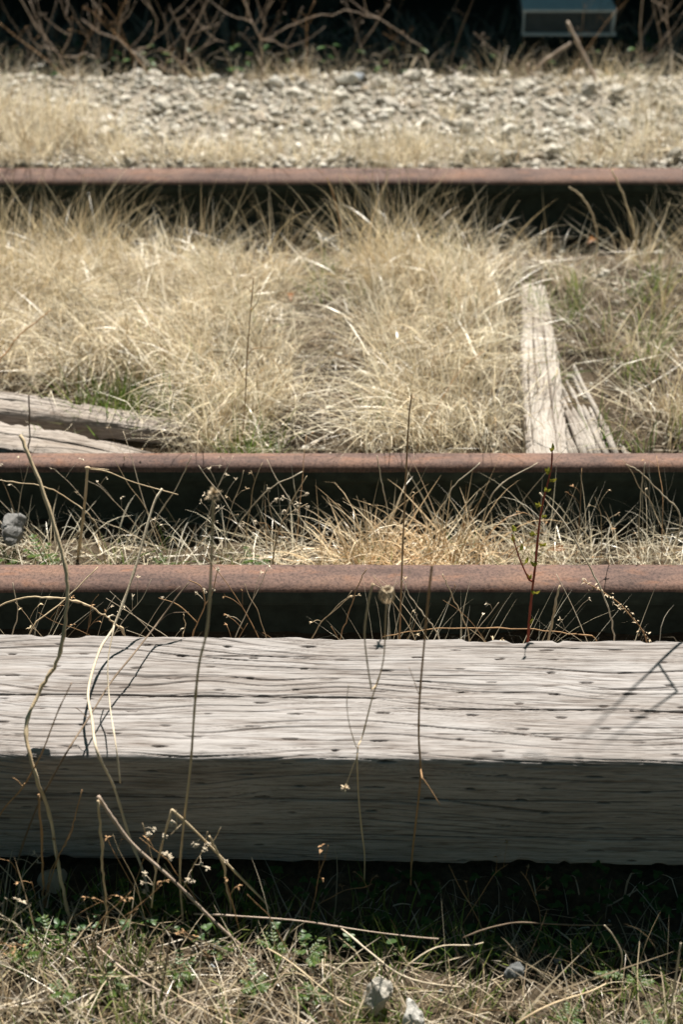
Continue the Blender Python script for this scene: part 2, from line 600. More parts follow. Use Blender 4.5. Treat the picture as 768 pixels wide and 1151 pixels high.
rail(1.898, 0.120, 0.074, R(1), 'nearest rusty rail, directly behind the big grey timber', 1)
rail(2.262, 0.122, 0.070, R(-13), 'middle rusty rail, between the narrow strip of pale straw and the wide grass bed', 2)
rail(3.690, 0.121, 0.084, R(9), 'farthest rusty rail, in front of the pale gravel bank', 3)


# ------------------------------------------------------------------ weathered beams
def beam(L, W, H, dx, ds, amp, seed, corner=0.008, ragged=0.0, slits=False, cracks=(), taper=None, bend=None):
    """closed perimeter grid; local x along the beam, y across (0..W from front to back), z up from 0..H"""
    per = [('f', H), ('t', W), ('b', H), ('u', W)]
    Y_, Z_, NY, NZ, S, SIDE = [], [], [], [], [], []
    s0 = 0
    for si, (nm, ln) in enumerate(per):
        n = max(3, int(ln / (ds if nm in 'ft' else ds * 4)))
        for i in range(n):
            u = i / n
            if nm == 'f': y, z, a, b_ = 0, H * u, -1, 0
            if nm == 't': y, z, a, b_ = W * u, H, 0, 1
            if nm == 'b': y, z, a, b_ = W, H * (1 - u), 1, 0
            if nm == 'u': y, z, a, b_ = W * (1 - u), 0, 0, -1
            Y_.append(y); Z_.append(z); NY.append(a); NZ.append(b_); S.append(s0 + ln * u); SIDE.append(si)
        s0 += ln
    Y_, Z_, NY, NZ, S, SIDE = map(np.array, (Y_, Z_, NY, NZ, S, SIDE))
    xg = np.arange(-L / 2, L / 2 + 1e-6, dx)
    X2, S2 = np.meshgrid(xg, S, indexing='ij')
    wob = 0.030 * (fbm(X2 * 1.6 + seed, S2 * 3 + seed, seed, 3) - 0.5) + 0.004 * (fbm(X2 * 9 + seed, S2 * 20, seed + 12, 2) - 0.5)
    s_w = S2 + wob
    def lines(per, wamp, wx, ws, sd, sharp):
        """growth rings cut along the beam: wavering lines that fade in and out"""
        ph = (S2 + wamp * (fbm(X2 * wx + seed, S2 * ws + seed * 0.7, sd, 3) - 0.5)) / per
        fr = np.abs((ph - np.floor(ph)) - 0.5) * 2
        row = np.floor(ph)
        on_ = vnoise(X2 * 5 + row * 7.3, row * 1.37 + sd, sd + 3)
        wdt = 0.35 + 0.65 * vnoise(X2 * 11 + row * 3.1, row * 2.1, sd + 5)
        return np.clip(1 - fr * sharp / wdt, 0, 1) * np.clip((on_ - (0.30 + 0.30 * vnoise(X2 * 1.8, S2 * 16, sd + 8))) * 3.0, 0, 1)

    l1 = lines(0.0115, 0.085, 2.6, 5.0, seed + 1, 2.6)
    l2 = lines(0.0038, 0.085, 2.6, 5.0, seed + 1, 1.9)
    rough = fbm(X2 * 45, S2 * 260, seed + 4, 2) - 0.5
    und = fbm(X2 * 3, S2 * 22, seed + 7, 3) - 0.5
    h = amp * (1.0 * und + 0.30 * rough - 0.85 * l1 - 0.55 * l2)
    crev = np.clip(0.66 * l1 + 0.42 * l2 + 0.25 * np.clip(-rough - 0.08, 0, 1), 0, 0.9)
    if slits:
        # incised treatment marks in staggered rows
        cy, cx = 0.0235, 0.118
        r_ = np.floor(S2 / cy)
        off = np.where(np.mod(r_, 2) == 0, 0.0, 0.5) + TAB[9][(r_.astype(int)) & 255, 3] * 0.16
        q = X2 / cx + off
        ci = np.floor(q)
        jx = TAB[10][r_.astype(int) & 255, ci.astype(int) & 255]
        jy = TAB[11][r_.astype(int) & 255, ci.astype(int) & 255]
        js = TAB[12][r_.astype(int) & 255, ci.astype(int) & 255]
        ddx = (q - ci - 0.5 - 0.22 * (jx - 0.5)) * cx
        ddy = S2 + 0.02 * (ddx) * np.sin(ci * 2.3) - (r_ + 0.5 + 0.3 * (jy - 0.5)) * cy - wob * 0.4
        ln = 0.005 + 0.008 * js
        wdt = 0.0009 + 0.0013 * jx
        e = (ddx / ln) ** 2 + (ddy / wdt) ** 2
        mk = np.clip(1.5 - e * (0.7 + 0.8 * vnoise(X2 * 300, S2 * 900, 14)), 0, 1) * (js > 0.10) * (0.6 + 0.4 * jy)
        h = h - 0.0035 * mk
        crev = np.maximum(crev, mk * 0.95)
    for (xa, xb, sc, wd, dp) in cracks:
        path = sc + 0.010 * (fbm(X2 * 3.3 + sc * 50, X2 * 0 + sc * 9, seed + 3, 3) - 0.5)
        tt = np.clip(np.minimum(X2 - xa, xb - X2) / 0.12, 0, 1)
        ww = wd * tt * (0.4 + 1.0 * vnoise(X2 * 14, X2 * 0 + sc * 77, seed + 6)) + 1e-5
        mk = np.clip(1.4 - np.abs(S2 - path) / ww, 0, 1) * (tt > 0)
        h = h - dp * mk
        crev = np.maximum(crev, mk)
    # wear along the arrises
    dist = np.minimum.reduce([np.abs(S2 - b) for b in (0, H, H + W, 2 * H + W, 2 * H + 2 * W)])
    cr = corner * (0.25 + 1.3 * fbm(X2 * 14, X2 * 0 + seed, seed + 8, 4) + 0.9 * np.clip(fbm(X2 * 38 + 4, X2 * 0 + seed, seed + 9, 2) - 0.62, 0, 1) * 4)
    wear = np.clip(1 - dist / cr, 0, 1) ** 1.6 * cr * 0.42
    Yc, Zc = W / 2, H / 2
    PY = Y_[None, :] + NY[None, :] * h
    PZ = Z_[None, :] + NZ[None, :] * h
    vy, vz = Yc - PY, Zc - PZ
    sy, sz = np.sign(vy), np.sign(vz)
    PY = PY + sy * wear * 0.7
    PZ = PZ + sz * wear * 0.7
    PX = X2.copy()
    if ragged > 0:
        rag = ragged * fbm(S2 * 90, S2 * 0 + 3, seed + 9, 3)
        e0 = sstep(-L / 2 + ragged * 2.2, -L / 2, X2); e1 = sstep(L / 2 - ragged * 2.2, L / 2, X2)
        PX = PX + e0 * rag - e1 * ragged * fbm(S2 * 110, S2 * 0 + 7, seed + 10, 3)
    if taper is not None:
        k = taper(X2)
        PY = Yc + (PY - Yc) * k; PZ = PZ * (0.4 + 0.6 * k)
    if bend is not None:
        by, bz = bend(X2)
        PY = PY + by; PZ = PZ + bz
    n, k = X2.shape
    V = np.stack([PX, PY, PZ], -1).reshape(-1, 3)
    I = np.arange(n * k).reshape(n, k); J = np.roll(I, -1, axis=1)
    F = np.stack([I[:-1], I[1:], J[1:], J[:-1]], -1).reshape(-1, 4)
    # close the ends with a fan
    c0, c1 = len(V), len(V) + 1
    V = np.concatenate([V, [V[I[0]].mean(0), V[I[-1]].mean(0)]])
    e0 = np.stack([I[0], J[0], np.full(k, c0), np.full(k, c0)], -1)
    polys = F.tolist() + [(int(a), int(b), c0) for a, b in zip(I[0], J[0])] + [(int(b), int(a), c1) for a, b in zip(I[-1], J[-1])]
    me = np_mesh('beam', V, polys)
    a = me.attributes.new('crevice', 'FLOAT', 'POINT')
    a.data.foreach_set('value', np.concatenate([np.clip(crev, 0, 1).ravel(), [0.6, 0.6]]).astype(np.float32))
    return me


TH = 0.208
me = beam(2.3, 0.253, TH, 0.0026, 0.0010, 0.0030, 5, corner=0.010, ragged=0.01, slits=True,
          cracks=[(-0.50, -0.28, TH + 0.060, 0.0009, 0.003), (-0.16, -0.02, TH + 0.088, 0.0009, 0.003), (0.22, 0.40, TH + 0.205, 0.0009, 0.003), (-0.45, -0.25, TH + 0.200, 0.0009, 0.003), (0.30, 0.52, TH + 0.142, 0.0010, 0.004), (-0.10, 0.10, TH + 0.036, 0.0009, 0.003), (-1.15, 0.12, TH + 0.118, 0.0016, 0.007), (0.05, 1.15, TH + 0.098, 0.0014, 0.006), (-0.30, 0.05, TH + 0.205, 0.0009, 0.003),
                  (-0.02, 0.32, TH + 0.168, 0.0009, 0.003), (0.12, 0.7, TH + 0.05, 0.0008, 0.003), (-0.6, -0.1, TH + 0.16, 0.0008, 0.003),
                  (-0.9, 0.9, 0.06, 0.001, 0.004), (-0.5, 0.5, 0.13, 0.0009, 0.003)])
tb = link('timber_beam', me, M['timber'], None, (0, 1.374, 0.002))
tb.rotation_euler = (R(0.4), R(0.25), R(-0.62))
tag(tb, 'big weathered grey timber with dark slits, lying along the nearest rail', 'timber')

# split log, lower left of the grass bed
org = np.array([-0.69, 2.43, 0.0])
sl = empty('split_log', org, 'cracked grey log lying against the middle rail among the grass', 'log')
sl.rotation_euler = (0, R(3.5), R(-4))
me = beam(1.0, 0.10, 0.09, 0.004, 0.0018, 0.007, 21, corner=0.016, ragged=0.05,
          cracks=[(-0.4, 0.45, 0.09 + 0.05, 0.002, 0.01), (-0.2, 0.5, 0.05, 0.002, 0.008)],
          taper=lambda x: 1 - 0.30 * sstep(0.2, 0.5, x), bend=lambda x: (-0.02 * sstep(-0.1, 0.5, x), -0.012 * sstep(0.1, 0.5, x)))
link('split_half', me, M['log'], sl, (-0.11, -0.065, -0.005))
me = beam(1.02, 0.085, 0.095, 0.004, 0.0018, 0.007, 25, corner=0.016, ragged=0.05,
          cracks=[(-0.4, 0.45, 0.10 + 0.04, 0.002, 0.008)],
          taper=lambda x: 1 - 0.35 * sstep(0.1, 0.5, x), bend=lambda x: (0.018 * sstep(-0.2, 0.35, x), -0.01 * sstep(0.1, 0.5, x)))
link('split_half', me, M['log'], sl, (-0.13, 0.040, -0.004))

# long bleached plank, pointing away, right half of the grass bed
pa, pb_ = on(614, 512, 0.06), on(598, 318, 0.05)
d = pb_ - pa
me = beam(0.98, 0.088, 0.06, 0.004, 0.0016, 0.0065, 31, corner=0.014, ragged=0.045,
          cracks=[(-0.45, 0.3, 0.06 + 0.028, 0.0016, 0.008), (-0.2, 0.45, 0.06 + 0.055, 0.0016, 0.008), (-0.5, 0.1, 0.06 + 0.072, 0.0014, 0.007)],
          taper=lambda x: 1 - 0.30 * sstep(-0.1, 0.5, x))
ln = np.linalg.norm(d[:2])
pl = link('weathered_plank', me, M['plank'], None, ((pa[0] + pb_[0]) / 2 + 0.046, (pa[1] + pb_[1]) / 2 - 0.025, 0.008))
pl.scale = ((ln + 0.05) / 0.98, 1, 1)
pl.rotation_euler = (0, R(0.5), math.atan2(d[1], d[0]))
tag(pl, 'long bleached plank pointing away in the grass bed, left of the splintered stub', 'plank')


def splinter_stub(p, L, W, H, yaw, n, seed):
    mb = MB(); r = random.Random(seed)
    for i in range(n):
        u = (i + 0.5) / n - 0.5
        for layer in range(2):
            l = L * r.uniform(0.55, 1.0)
            x0 = W * u + r.uniform(-.3, .3) * W / n
            z0 = H * (0.25 + 0.5 * layer) * (1 - 1.2 * u * u) + r.uniform(-.004, .004)
            pts = []
            sk = r.uniform(-.012, .012)
            for k in range(9):
                t = k / 8
                pts.append((x0 + sk * t + 0.002 * math.sin(t * 9 + i) + r.uniform(-.0012, .0012), -0.02 + l * t, z0 + r.uniform(-.0015, .0015) - 0.018 * t * t))
            rad = [W / n * r.uniform(.55, .85) * (1 - 0.75 * (k / 8) ** 2.2) * r.uniform(.85, 1.12) for k in range(9)]
            mb.tube(pts, rad, 6)
    V = np.concatenate(mb.v)
    me = np_mesh('splintered_stub', V[:, [1, 0, 2]] * np.array([1, -1, 1]), mb.f)
    a = me.attributes.new('crevice', 'FLOAT', 'POINT')
    a.data.foreach_set('value', np.clip(rng.random(len(V)) * 0.35, 0, 1).astype(np.float32))
    o = link('splintered_stub', me, M['plank'], None, p)
    o.rotation_euler = (0, 0, R(90) + yaw)
    return o


p = on(664, 512, 0.03); p[2] = -0.005
tag(splinter_stub(p, 0.56, 0.125, 0.055, R(5), 13, 4), 'frayed splintered stub of bleached wood, right of the long plank', 'wood stub')
p = on(706, 512, 0.03); p[2] = -0.005
o = tag(splinter_stub(p, 0.16, 0.030, 0.035, R(6), 3, 9), 'small splinter of bleached wood by the middle rail, right of the frayed stub', 'wood splinter')
o.name = 'wood_splinter'

# ------------------------------------------------------------------ added shade caster behind, and the steel box
pf = empty('shade_overhang', (0, 5.45, -0.06), 'added overhang that puts the ground behind the gravel bank in shade', 'shade caster')
MB().box((-5, 0.0, 1.0), (5, 2.6, 1.34)).build('shade_deck', M['darkwood'], pf, smooth=False)  # overhang out of view, added to keep sun and sky off the ground
MB().box((-5, 0.85, -0.15), (5, 0.97, 0.998)).build('shade_wall', M['darkwood'], pf, smooth=False)
for i in range(5):
    x = -3.9 + i * 1.9
    MB().box((x - 0.09, 0.30, -0.15), (x + 0.09, 0.48, 0.998)).build('post', M['darkwood'], pf, smooth=False)
for i in range(5):
    MB().box((-5, 0.80, 0.02 + i * 0.2), (5, 0.847, 0.19 + i * 0.2)).build('board', M['darkwood'], pf, smooth=False)

# grey steel box
YB = 5.02
a0, a1 = at(587, 40, YB), at(690, 40, YB)
t0 = at(586, 13, YB); tt0 = at(590, -3, YB + 0.12)
bw = (a1[0] - a0[0]); bx0 = a0[0]
zb, zt = a0[2], t0[2]
bo = empty('steel_box', ((a0[0] + a1[0]) / 2, YB, zb), 'grey steel box with pale sloping lid in the shade behind the gravel', 'metal box')
hw = bw / 2; hh = zt - zb
mb = MB()
mb.box((-hw + 0.012, 0.006, 0.012), (hw - 0.012, 0.30, hh - 0.002))
mb.build('body', M['steel_dark'], bo, smooth=False)
V = [(-hw - 0.004, -0.008, hh), (hw + 0.002, -0.008, hh), (hw + 0.002, -0.008, hh + 0.007), (-hw - 0.004, -0.008, hh + 0.007),
     (-hw + 0.01, 0.31, hh + 0.03), (hw - 0.012, 0.31, hh + 0.03), (hw - 0.012, 0.31, hh + 0.037), (-hw + 0.01, 0.31, hh + 0.037)]
Fb = [(3, 2, 1, 0), (4, 5, 6, 7), (0, 1, 5, 4), (1, 2, 6, 5), (2, 3, 7, 6), (3, 0, 4, 7)]
MB().add(V, [f[::-1] for f in Fb]).build('lid', M['steel_light'], bo, smooth=False)
mb = MB()
mb.box((-hw, -0.004, 0.0), (hw + 0.008, 0.012, 0.009))
mb.box((hw - 0.010, -0.003, 0.0095), (hw, 0.011, hh - 0.001))
mb.box((-hw, -0.003, 0.0095), (-hw + 0.006, 0.011, hh - 0.001))
mb.build('rim', M['steel_light'], bo, smooth=False)
for sx in (-1, 1):
    MB().box((sx * hw * 0.6 - 0.03, 0.10, -0.35), (sx * hw * 0.6 + 0.03, 0.20, 0.0115)).build('leg', M['darkwood'], bo, smooth=False)


# ------------------------------------------------------------------ stones
def stone_mesh(seed, cuts=9, sub=3, d0=0.45, d1=0.8, rough=0.22):
    import bmesh
    r = np.random.default_rng(seed)
    bm = bmesh.new()
    bmesh.ops.create_icosphere(bm, subdivisions=sub, radius=1.0)
    V = np.array([v.co[:] for v in bm.verts])
    for _ in range(cuts):
        n = r.normal(size=3); n /= np.linalg.norm(n)
        dd = r.uniform(d0, d1)
        k = V @ n
        V = V - np.where(k > dd, (k - dd) * 0.92, 0)[:, None] * n
    nz = fbm(V[:, 0] * 2.5 + V[:, 2] * 1.7 + seed, V[:, 1] * 2.5 - V[:, 2] * 1.3, seed % 50, 3) - 0.5
    V = V * (1 + rough * nz + (0.10 * (fbm(V[:, 0] * 9 + seed, V[:, 1] * 9 + V[:, 2] * 7, 17, 2) - 0.5) if rough > 0.3 else 0))[:, None]
    V = V / np.abs(V).max()
    for v, c in zip(bm.verts, V):
        v.co = c
    me = bpy.data.meshes.new('stone')
    bm.to_mesh(me); bm.free()
    return me


PROTO = [stone_mesh(100 + i, 8 + i % 4, 3) for i in range(9)]
for me in PROTO:
    me.materials.append(M['gravel'])
BIG = [stone_mesh(210 + i, 15, 4, 0.42, 0.75, 0.55) for i in range(4)]
for me in BIG[:3]:
    me.materials.append(M['stone'])
BIG[3].materials.append(M['bluestone'])


def place_stone(me, p, s, label, group=None, name='stone', sq=0.65, rz=None):
    o = bpy.data.objects.new(name, me)
    COL.objects.link(o)
    o.location = [float(v) for v in p]
    o.scale = (s, s * random.uniform(.75, .95), s * sq)
    o.rotation_euler = (random.uniform(-.3, .3), random.uniform(-.3, .3), random.uniform(0, 6.28) if rz is None else rz)
    return tag(o, label, 'stone', group)


p = on(421, 1122, 0.004); place_stone(BIG[0], p, 0.031, 'whitest stone in the foreground straw, upright and jagged', sq=1.1, rz=0.4)
p = on(466, 1150, 0.010); place_stone(BIG[1], p, 0.028, 'pointed pale stone at the bottom edge of the photo', sq=1.0, rz=2.0)
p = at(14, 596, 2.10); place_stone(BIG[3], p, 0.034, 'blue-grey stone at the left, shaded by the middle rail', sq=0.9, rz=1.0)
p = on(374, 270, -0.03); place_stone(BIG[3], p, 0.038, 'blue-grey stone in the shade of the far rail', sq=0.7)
p = on(60, 990, 0.012); place_stone(PROTO[2], p, 0.024, 'dim stone in the timber shade behind the weed stalks', sq=0.8)
p = on(578, 1092, 0.008); place_stone(BIG[3], p, 0.014, 'half buried grey stone in the foreground straw, right of centre', sq=0.8)
for (px, py, s, lab) in [(665, 109, 0.044, 'bright white stone at the back of the gravel bank, foot of the slanting twig'),
                         (609, 104, 0.034, 'pale stone at the back of the gravel bank in front of the steel box'),
                         (122, 140, 0.040, 'bright white stone among the grass left on the gravel bank'),
                         (440, 118, 0.044, 'broad pale stone high on the gravel bank, right of centre'),
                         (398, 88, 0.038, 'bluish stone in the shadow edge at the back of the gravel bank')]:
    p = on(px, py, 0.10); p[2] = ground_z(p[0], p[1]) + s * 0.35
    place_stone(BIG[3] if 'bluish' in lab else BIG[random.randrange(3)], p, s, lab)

SG = 'pale stones of the gravel bank'
cnt = 0
while cnt < 270:
    y = 3.80 + 0.98 * random.random() ** 0.9
    x = random.uniform(-1.25, 1.25)
    if abs(x) > 0.27 * y + 0.03:
        continue
    dens = 0.35 + 0.65 * float(sstep(-0.75, -0.5, x))
    if random.random() > dens:
        continue
    s = random.choice([0.012, 0.015, 0.018, 0.021, 0.026, 0.034])
    z = float(ground_z(x, y)) + s * random.uniform(0.3, 0.7)
    place_stone(random.choice(PROTO), (x, y, z), s, 'pale angular stone of the sunlit gravel bank behind the far rail', SG, 'gravel_stone')
    cnt += 1


# small gravel: one mass
def gravel_mass(n, xr, yr, smin, smax, seed, keep):
    r = np.random.default_rng(seed)
    base = []
    for i in range(5):
        me = stone_mesh(300 + i, 7, 1)
        V = np.array([v.co[:] for v in me.vertices]); Fm = np.array([p.vertices[:] for p in me.polygons])
        base.append((V, Fm)); bpy.data.meshes.remove(me)
    VV, FF, o = [], [], 0
    x = r.uniform(*xr, n); y = r.uniform(*yr, n)
    k = keep(x, y, r)
    x, y = x[k], y[k]
    z = ground_z(x, y)
    for i in range(len(x)):
        V, Fm = base[i % 5]
        s = smin + (smax - smin) * r.random() ** 2
        a = r.uniform(0, 6.28)
        c, sn = math.cos(a), math.sin(a)
        Q = V * s * np.array([1, r.uniform(.6, 1), r.uniform(.5, .9)])
        Q = np.stack([Q[:, 0] * c - Q[:, 1] * sn, Q[:, 0] * sn + Q[:, 1] * c, Q[:, 2]], -1)
        VV.append(Q + np.array([x[i], y[i], z[i] + s * 0.45])); FF.append(Fm + o); o += len(V)
    return np_mesh('gravel', np.concatenate(VV), np.concatenate(FF), False)


me = gravel_mass(11000, (-2.2, 2.2), (3.72, 4.95), 0.006, 0.018, 1, lambda x, y, r: r.random(len(x)) < (1 - 0.8 * sstep(4.6, 4.95, y)))
tag(link('gravel', me, M['gravel']), 'fine pale gravel of the bank between the larger stones', 'gravel', None, 'stuff')
me = gravel_mass(1500, (-1.8, 1.8), (2.35, 3.6), 0.004, 0.014, 2, lambda x, y, r: r.random(len(x)) < 0.8)
tag(link('gravel', me, M['gravel']), 'scattered small gravel under the dry grass between the rails', 'gravel', None, 'stuff')
me = gravel_mass(110, (-1.2, 1.2), (0.9, 1.35), 0.003, 0.009, 3, lambda x, y, r: r.random(len(x)) < 0.8)
tag(link('gravel', me, M['bluestone']), 'small stones and grit under the foreground straw', 'gravel', None, 'stuff')


# ------------------------------------------------------------------ grass
class Grass:
    def __init__(s):
        s.V, s.F, s.n = [], [], 0

    def blades(s, x, y, az, tilt, L, droop, wd, curl=0.0, nseg=6, ylim=None, zlift=None, ztop=0.135, seed=0):
        r = np.random.default_rng(seed + len(x))
        n = len(x)
        if n == 0:
            return s
        az, tilt, L, droop, wd, curl = [np.broadcast_to(np.asarray(v, float), (n,)) for v in (az, tilt, L, droop, wd, curl)]
        P = np.stack([x, y, ground_z(x, y) - 0.003], -1)
        lift = r.random(n) * 0.03 if zlift is None else zlift
        phi = r.uniform(-0.9, 0.9, n)
        rows = []
        pw = r.uniform(0.8, 1.8, n)
        for k in range(nseg + 1):
            f = k / nseg
            t = tilt + droop * f ** pw
            a = az + curl * f
            D = np.stack([np.sin(t) * np.cos(a), np.sin(t) * np.sin(a), np.cos(t)], -1)
            sd_ = np.stack([-np.sin(a), np.cos(a), np.zeros(n)], -1)
            nr = np.cross(D, sd_)
            S_ = sd_ * np.cos(phi)[:, None] + nr * np.sin(phi)[:, None]
            wk = wd * (1 - 0.9 * f ** 2.0) * (0.7 + 0.3 * min(1, f * 4))
            rows.append((P.copy(), S_ * (wk * 0.5)[:, None]))
            P = P + D * (L / nseg)[:, None]
            gz = ground_z(P[:, 0], P[:, 1]) + lift * min(1, f * 3)
            P[:, 2] = np.maximum(P[:, 2], gz)
            if ylim is not None:
                low = P[:, 2] < ztop
                P[:, 1] = np.where(low, np.clip(P[:, 1], ylim[0], ylim[1]), P[:, 1])
        m = nseg + 1
        V = np.zeros((n, m, 2, 3))
        for k, (c, sd_) in enumerate(rows):
            V[:, k, 0] = c - sd_; V[:, k, 1] = c + sd_
        I = (np.arange(n * m * 2) + s.n).reshape(n, m, 2)
        F = np.stack([I[:, :-1, 0], I[:, :-1, 1], I[:, 1:, 1], I[:, 1:, 0]], -1).reshape(-1, 4)
        s.V.append(V.reshape(-1, 3)); s.F.append(F); s.n += n * m * 2
        return s

    def build(s, name, mat, label, cat='grass'):
        me = np_mesh(name, np.concatenate(s.V), np.concatenate(s.F))
        o = link(name, me, mat)
        return tag(o, label, cat, None, 'stuff')


U = rng.uniform
N_ = rng.normal


def plank_free(x, y):
    """keep tall grass off the plank, stub and log"""
    k = np.ones(len(x), bool)
    px0 = pa[0] + (pb_[0] - pa[0]) * np.clip((y - pa[1]) / (pb_[1] - pa[1]), 0, 1)
    k &= ~((np.abs(x - px0) < 0.068) & (y < pb_[1] + 0.04))
    q = on(660, 500, 0.03)
    k &= ~((np.abs(x - q[0] - 0.01) < 0.085) & (y < 2.86))
    k &= ~((x < -0.31) & (y < 2.60) & (x > -1.2))
    return k


def tufts(G, centers, nb, rad, Lr, tilt_sd, droop, wd, bias=(0, 0), ylim=None, ztop=0.135, lift=None):
    xs_, ys_, az_, ti_, L_, dr_, w_ = [], [], [], [], [], [], []
    for (cx, cy, sc) in centers:
        n = int(nb * U(0.6, 1.4))
        th = U(0, 2 * math.pi, n); rr = rad * sc * np.sqrt(rng.random(n))
        dx, dy = rr * np.cos(th), rr * np.sin(th)
        xs_.append(cx + dx); ys_.append(cy + dy)
        fa = 12.0 * float(fbm(cx * 1.7 + 9, cy * 1.7, 40, 2))
        sw = np.array([math.cos(fa), math.sin(fa)]) * 1.1 + N_(0, 0.4, 2)
        vx = dx / (rad * sc) + N_(0, 0.45, n) + bias[0] + sw[0] * 0.5
        vy = dy / (rad * sc) + N_(0, 0.45, n) + bias[1] + sw[1] * 0.5
        az_.append(np.arctan2(vy, vx))
        wild = rng.random(n) < 0.42          # broken straws sticking out at any angle
        ti_.append(np.where(wild, U(0.25, 1.5, n), np.abs(N_(0, tilt_sd, n)) + 0.12 * np.hypot(vx, vy)))
        az_[-1] = np.where(wild, U(0, 6.28, n), az_[-1])
        L_.append(U(Lr[0], Lr[1], n) * sc)
        dr_.append(np.where(wild, U(-0.1, 0.45, n), U(droop[0], droop[1], n)))
        w_.append(wd[0] + (wd[1] - wd[0]) * rng.random(n) ** 2)
    c = np.concatenate
    xs_, ys_, az_, ti_, L_, dr_, w_ = map(c, (xs_, ys_, az_, ti_, L_, dr_, w_))
    G.blades(xs_, ys_, az_, ti_, L_, dr_, w_, N_(0, 0.28, len(xs_)), 6, ylim, lift, ztop)


def mat_layer(G, n, xr, yr, Lr, wd, mask=None, ylim=None, ztop=0.135, lift=0.05, tilt=(1.2, 1.7)):
    x, y = U(*xr, n), U(*yr, n)
    if mask is not None:
        k = mask(x, y); x, y = x[k], y[k]
    n = len(x)
    G.blades(x, y, U(0, 6.28, n), U(*tilt, n), U(*Lr, n), N_(0, 0.2, n), wd[0] + (wd[1] - wd[0]) * rng.random(n) ** 2, N_(0, 0.35, n), 5, ylim, rng.random(n) ** 1.5 * lift, ztop)


def centres(n, xr, yr, mask, sc=(0.7, 1.25)):
    out = []
    while len(out) < n:
        x, y = U(*xr), U(*yr)
        if rng.random() < mask(x, y):
            out.append((x, y, U(*sc)))
    return out


# --- bed between the middle and the far rail
BL = (2.335, 3.60)


def bed_mask(x, y):
    px = 384 + x * FPX / (y * math.cos(PITCH) + 1.5 * math.sin(PITCH))
    m = 1.0
    if 315 < px < 418 and y < 3.5: m = 0.02
    if 40 < px < 105 and y < 3.0: m *= 0.35
    if px > 625: m = 0.13
    if px < 60 and y > 2.6 : m = 0.55
    if 570 < px < 690 and y < 3.05: m *= 0.12
    if px < 190 and y < 2.72: m = 0.03
    return m


def bed_free(x, y):
    return plank_free(x, y)


G = Grass()
BW = (0.0008, 0.0032)
cs = centres(112, (-1.05, 1.05), (2.42, 3.24), bed_mask, (0.55, 1.3))
cs = [c for c in cs if plank_free(np.array([c[0]]), np.array([c[1]]))[0]]
tufts(G, cs, 84, 0.052, (0.10, 0.25), 0.55, (0.7, 2.2), BW, (0, -0.45), BL)
cs = centres(60, (-1.9, 1.9), (2.42, 3.4), lambda x, y: 1.0 if abs(x) > 1.0 else 0)
tufts(G, cs, 60, 0.08, (0.10, 0.26), 0.4, (0.7, 2.1), BW, (0, -0.5), BL)
mat_layer(G, 8600, (-1.15, 1.15), (2.36, 3.42), (0.08, 0.30), (0.0008, 0.0030), lambda x, y: plank_free(x, y) & (rng.random(len(x)) < np.where((x > 0.42) | (np.abs(x + 0.03) < 0.12), 0.12, 0.9)), BL, lift=0.10)
# straw lodged by wind: locks of blades lying the same way
cs = centres(120, (-0.95, 0.62), (2.45, 3.28), bed_mask, (0.8, 1.3))
for (cx, cy, sc) in cs:
    n = int(U(14, 34)); a0_ = U(0, 6.28) if U() < 0.5 else -1.57 + N_(0, 0.5)
    xx, yy = cx + N_(0, 0.035, n), cy + N_(0, 0.035, n)
    k = plank_free(xx, yy); xx, yy = xx[k], yy[k]; n = len(xx)
    if n: G.blades(xx, yy, a0_ + N_(0, 0.22, n), U(0.5, 1.0, n), U(0.12, 0.30, n) * sc, U(0.5, 1.3, n), 0.0012 + 0.0026 * rng.random(n) ** 2, N_(0, 0.25, n), 7, BL, 0.05 + 0.07 * rng.random(n))
n = 90
xx = np.concatenate([U(0.30, 0.60, 60), U(-0.36, -0.22, 30)]); yy = np.concatenate([U(2.38, 3.0, 60), U(2.36, 2.55, 30)])
G.blades(xx, yy, U(0, 6.28, n), U(0.9, 1.5, n), U(0.10, 0.28, n), U(0.0, 0.4, n), U(0.0012, 0.0028, n), N_(0, 0.3, n), 6, BL, np.full(n, 0.066))
G.build('dry_grass', M['straw'], 'matted pale straw filling the bed between the middle and far rails')

G = Grass()     # taller tan grass, left edge, right edge and along the far rail
cs = centres(30, (-1.1, -0.50), (2.75, 3.48), lambda x, y: float(sstep(-0.62, -0.8, np.float64(x))) + 0.08, (0.8, 1.2))
cs += centres(30, (0.60, 1.15), (2.45, 3.5), lambda x, y: float(sstep(0.66, 0.85, np.float64(x))) + 0.06, (0.8, 1.15))
cs += centres(5, (-0.72, -0.58), (3.22, 3.42), lambda x, y: 1, (0.95, 1.35)) + centres(7, (-0.42, -0.14), (3.25, 3.42), lambda x, y: 1, (0.7, 1.1))
cs += centres(10, (0.03, 0.20), (3.15, 3.40), lambda x, y: 1, (0.95, 1.35))
cs += centres(3, (0.30, 0.60), (3.3, 3.45), lambda x, y: 1, (0.7, 1.0))
tufts(G, cs, 40, 0.055, (0.13, 0.30), 0.30, (0.2, 1.5), (0.0010, 0.0030), (0, -0.1), BL)
G.build('dry_grass', M['tan'], 'upright tan grass standing in front of the far rail')

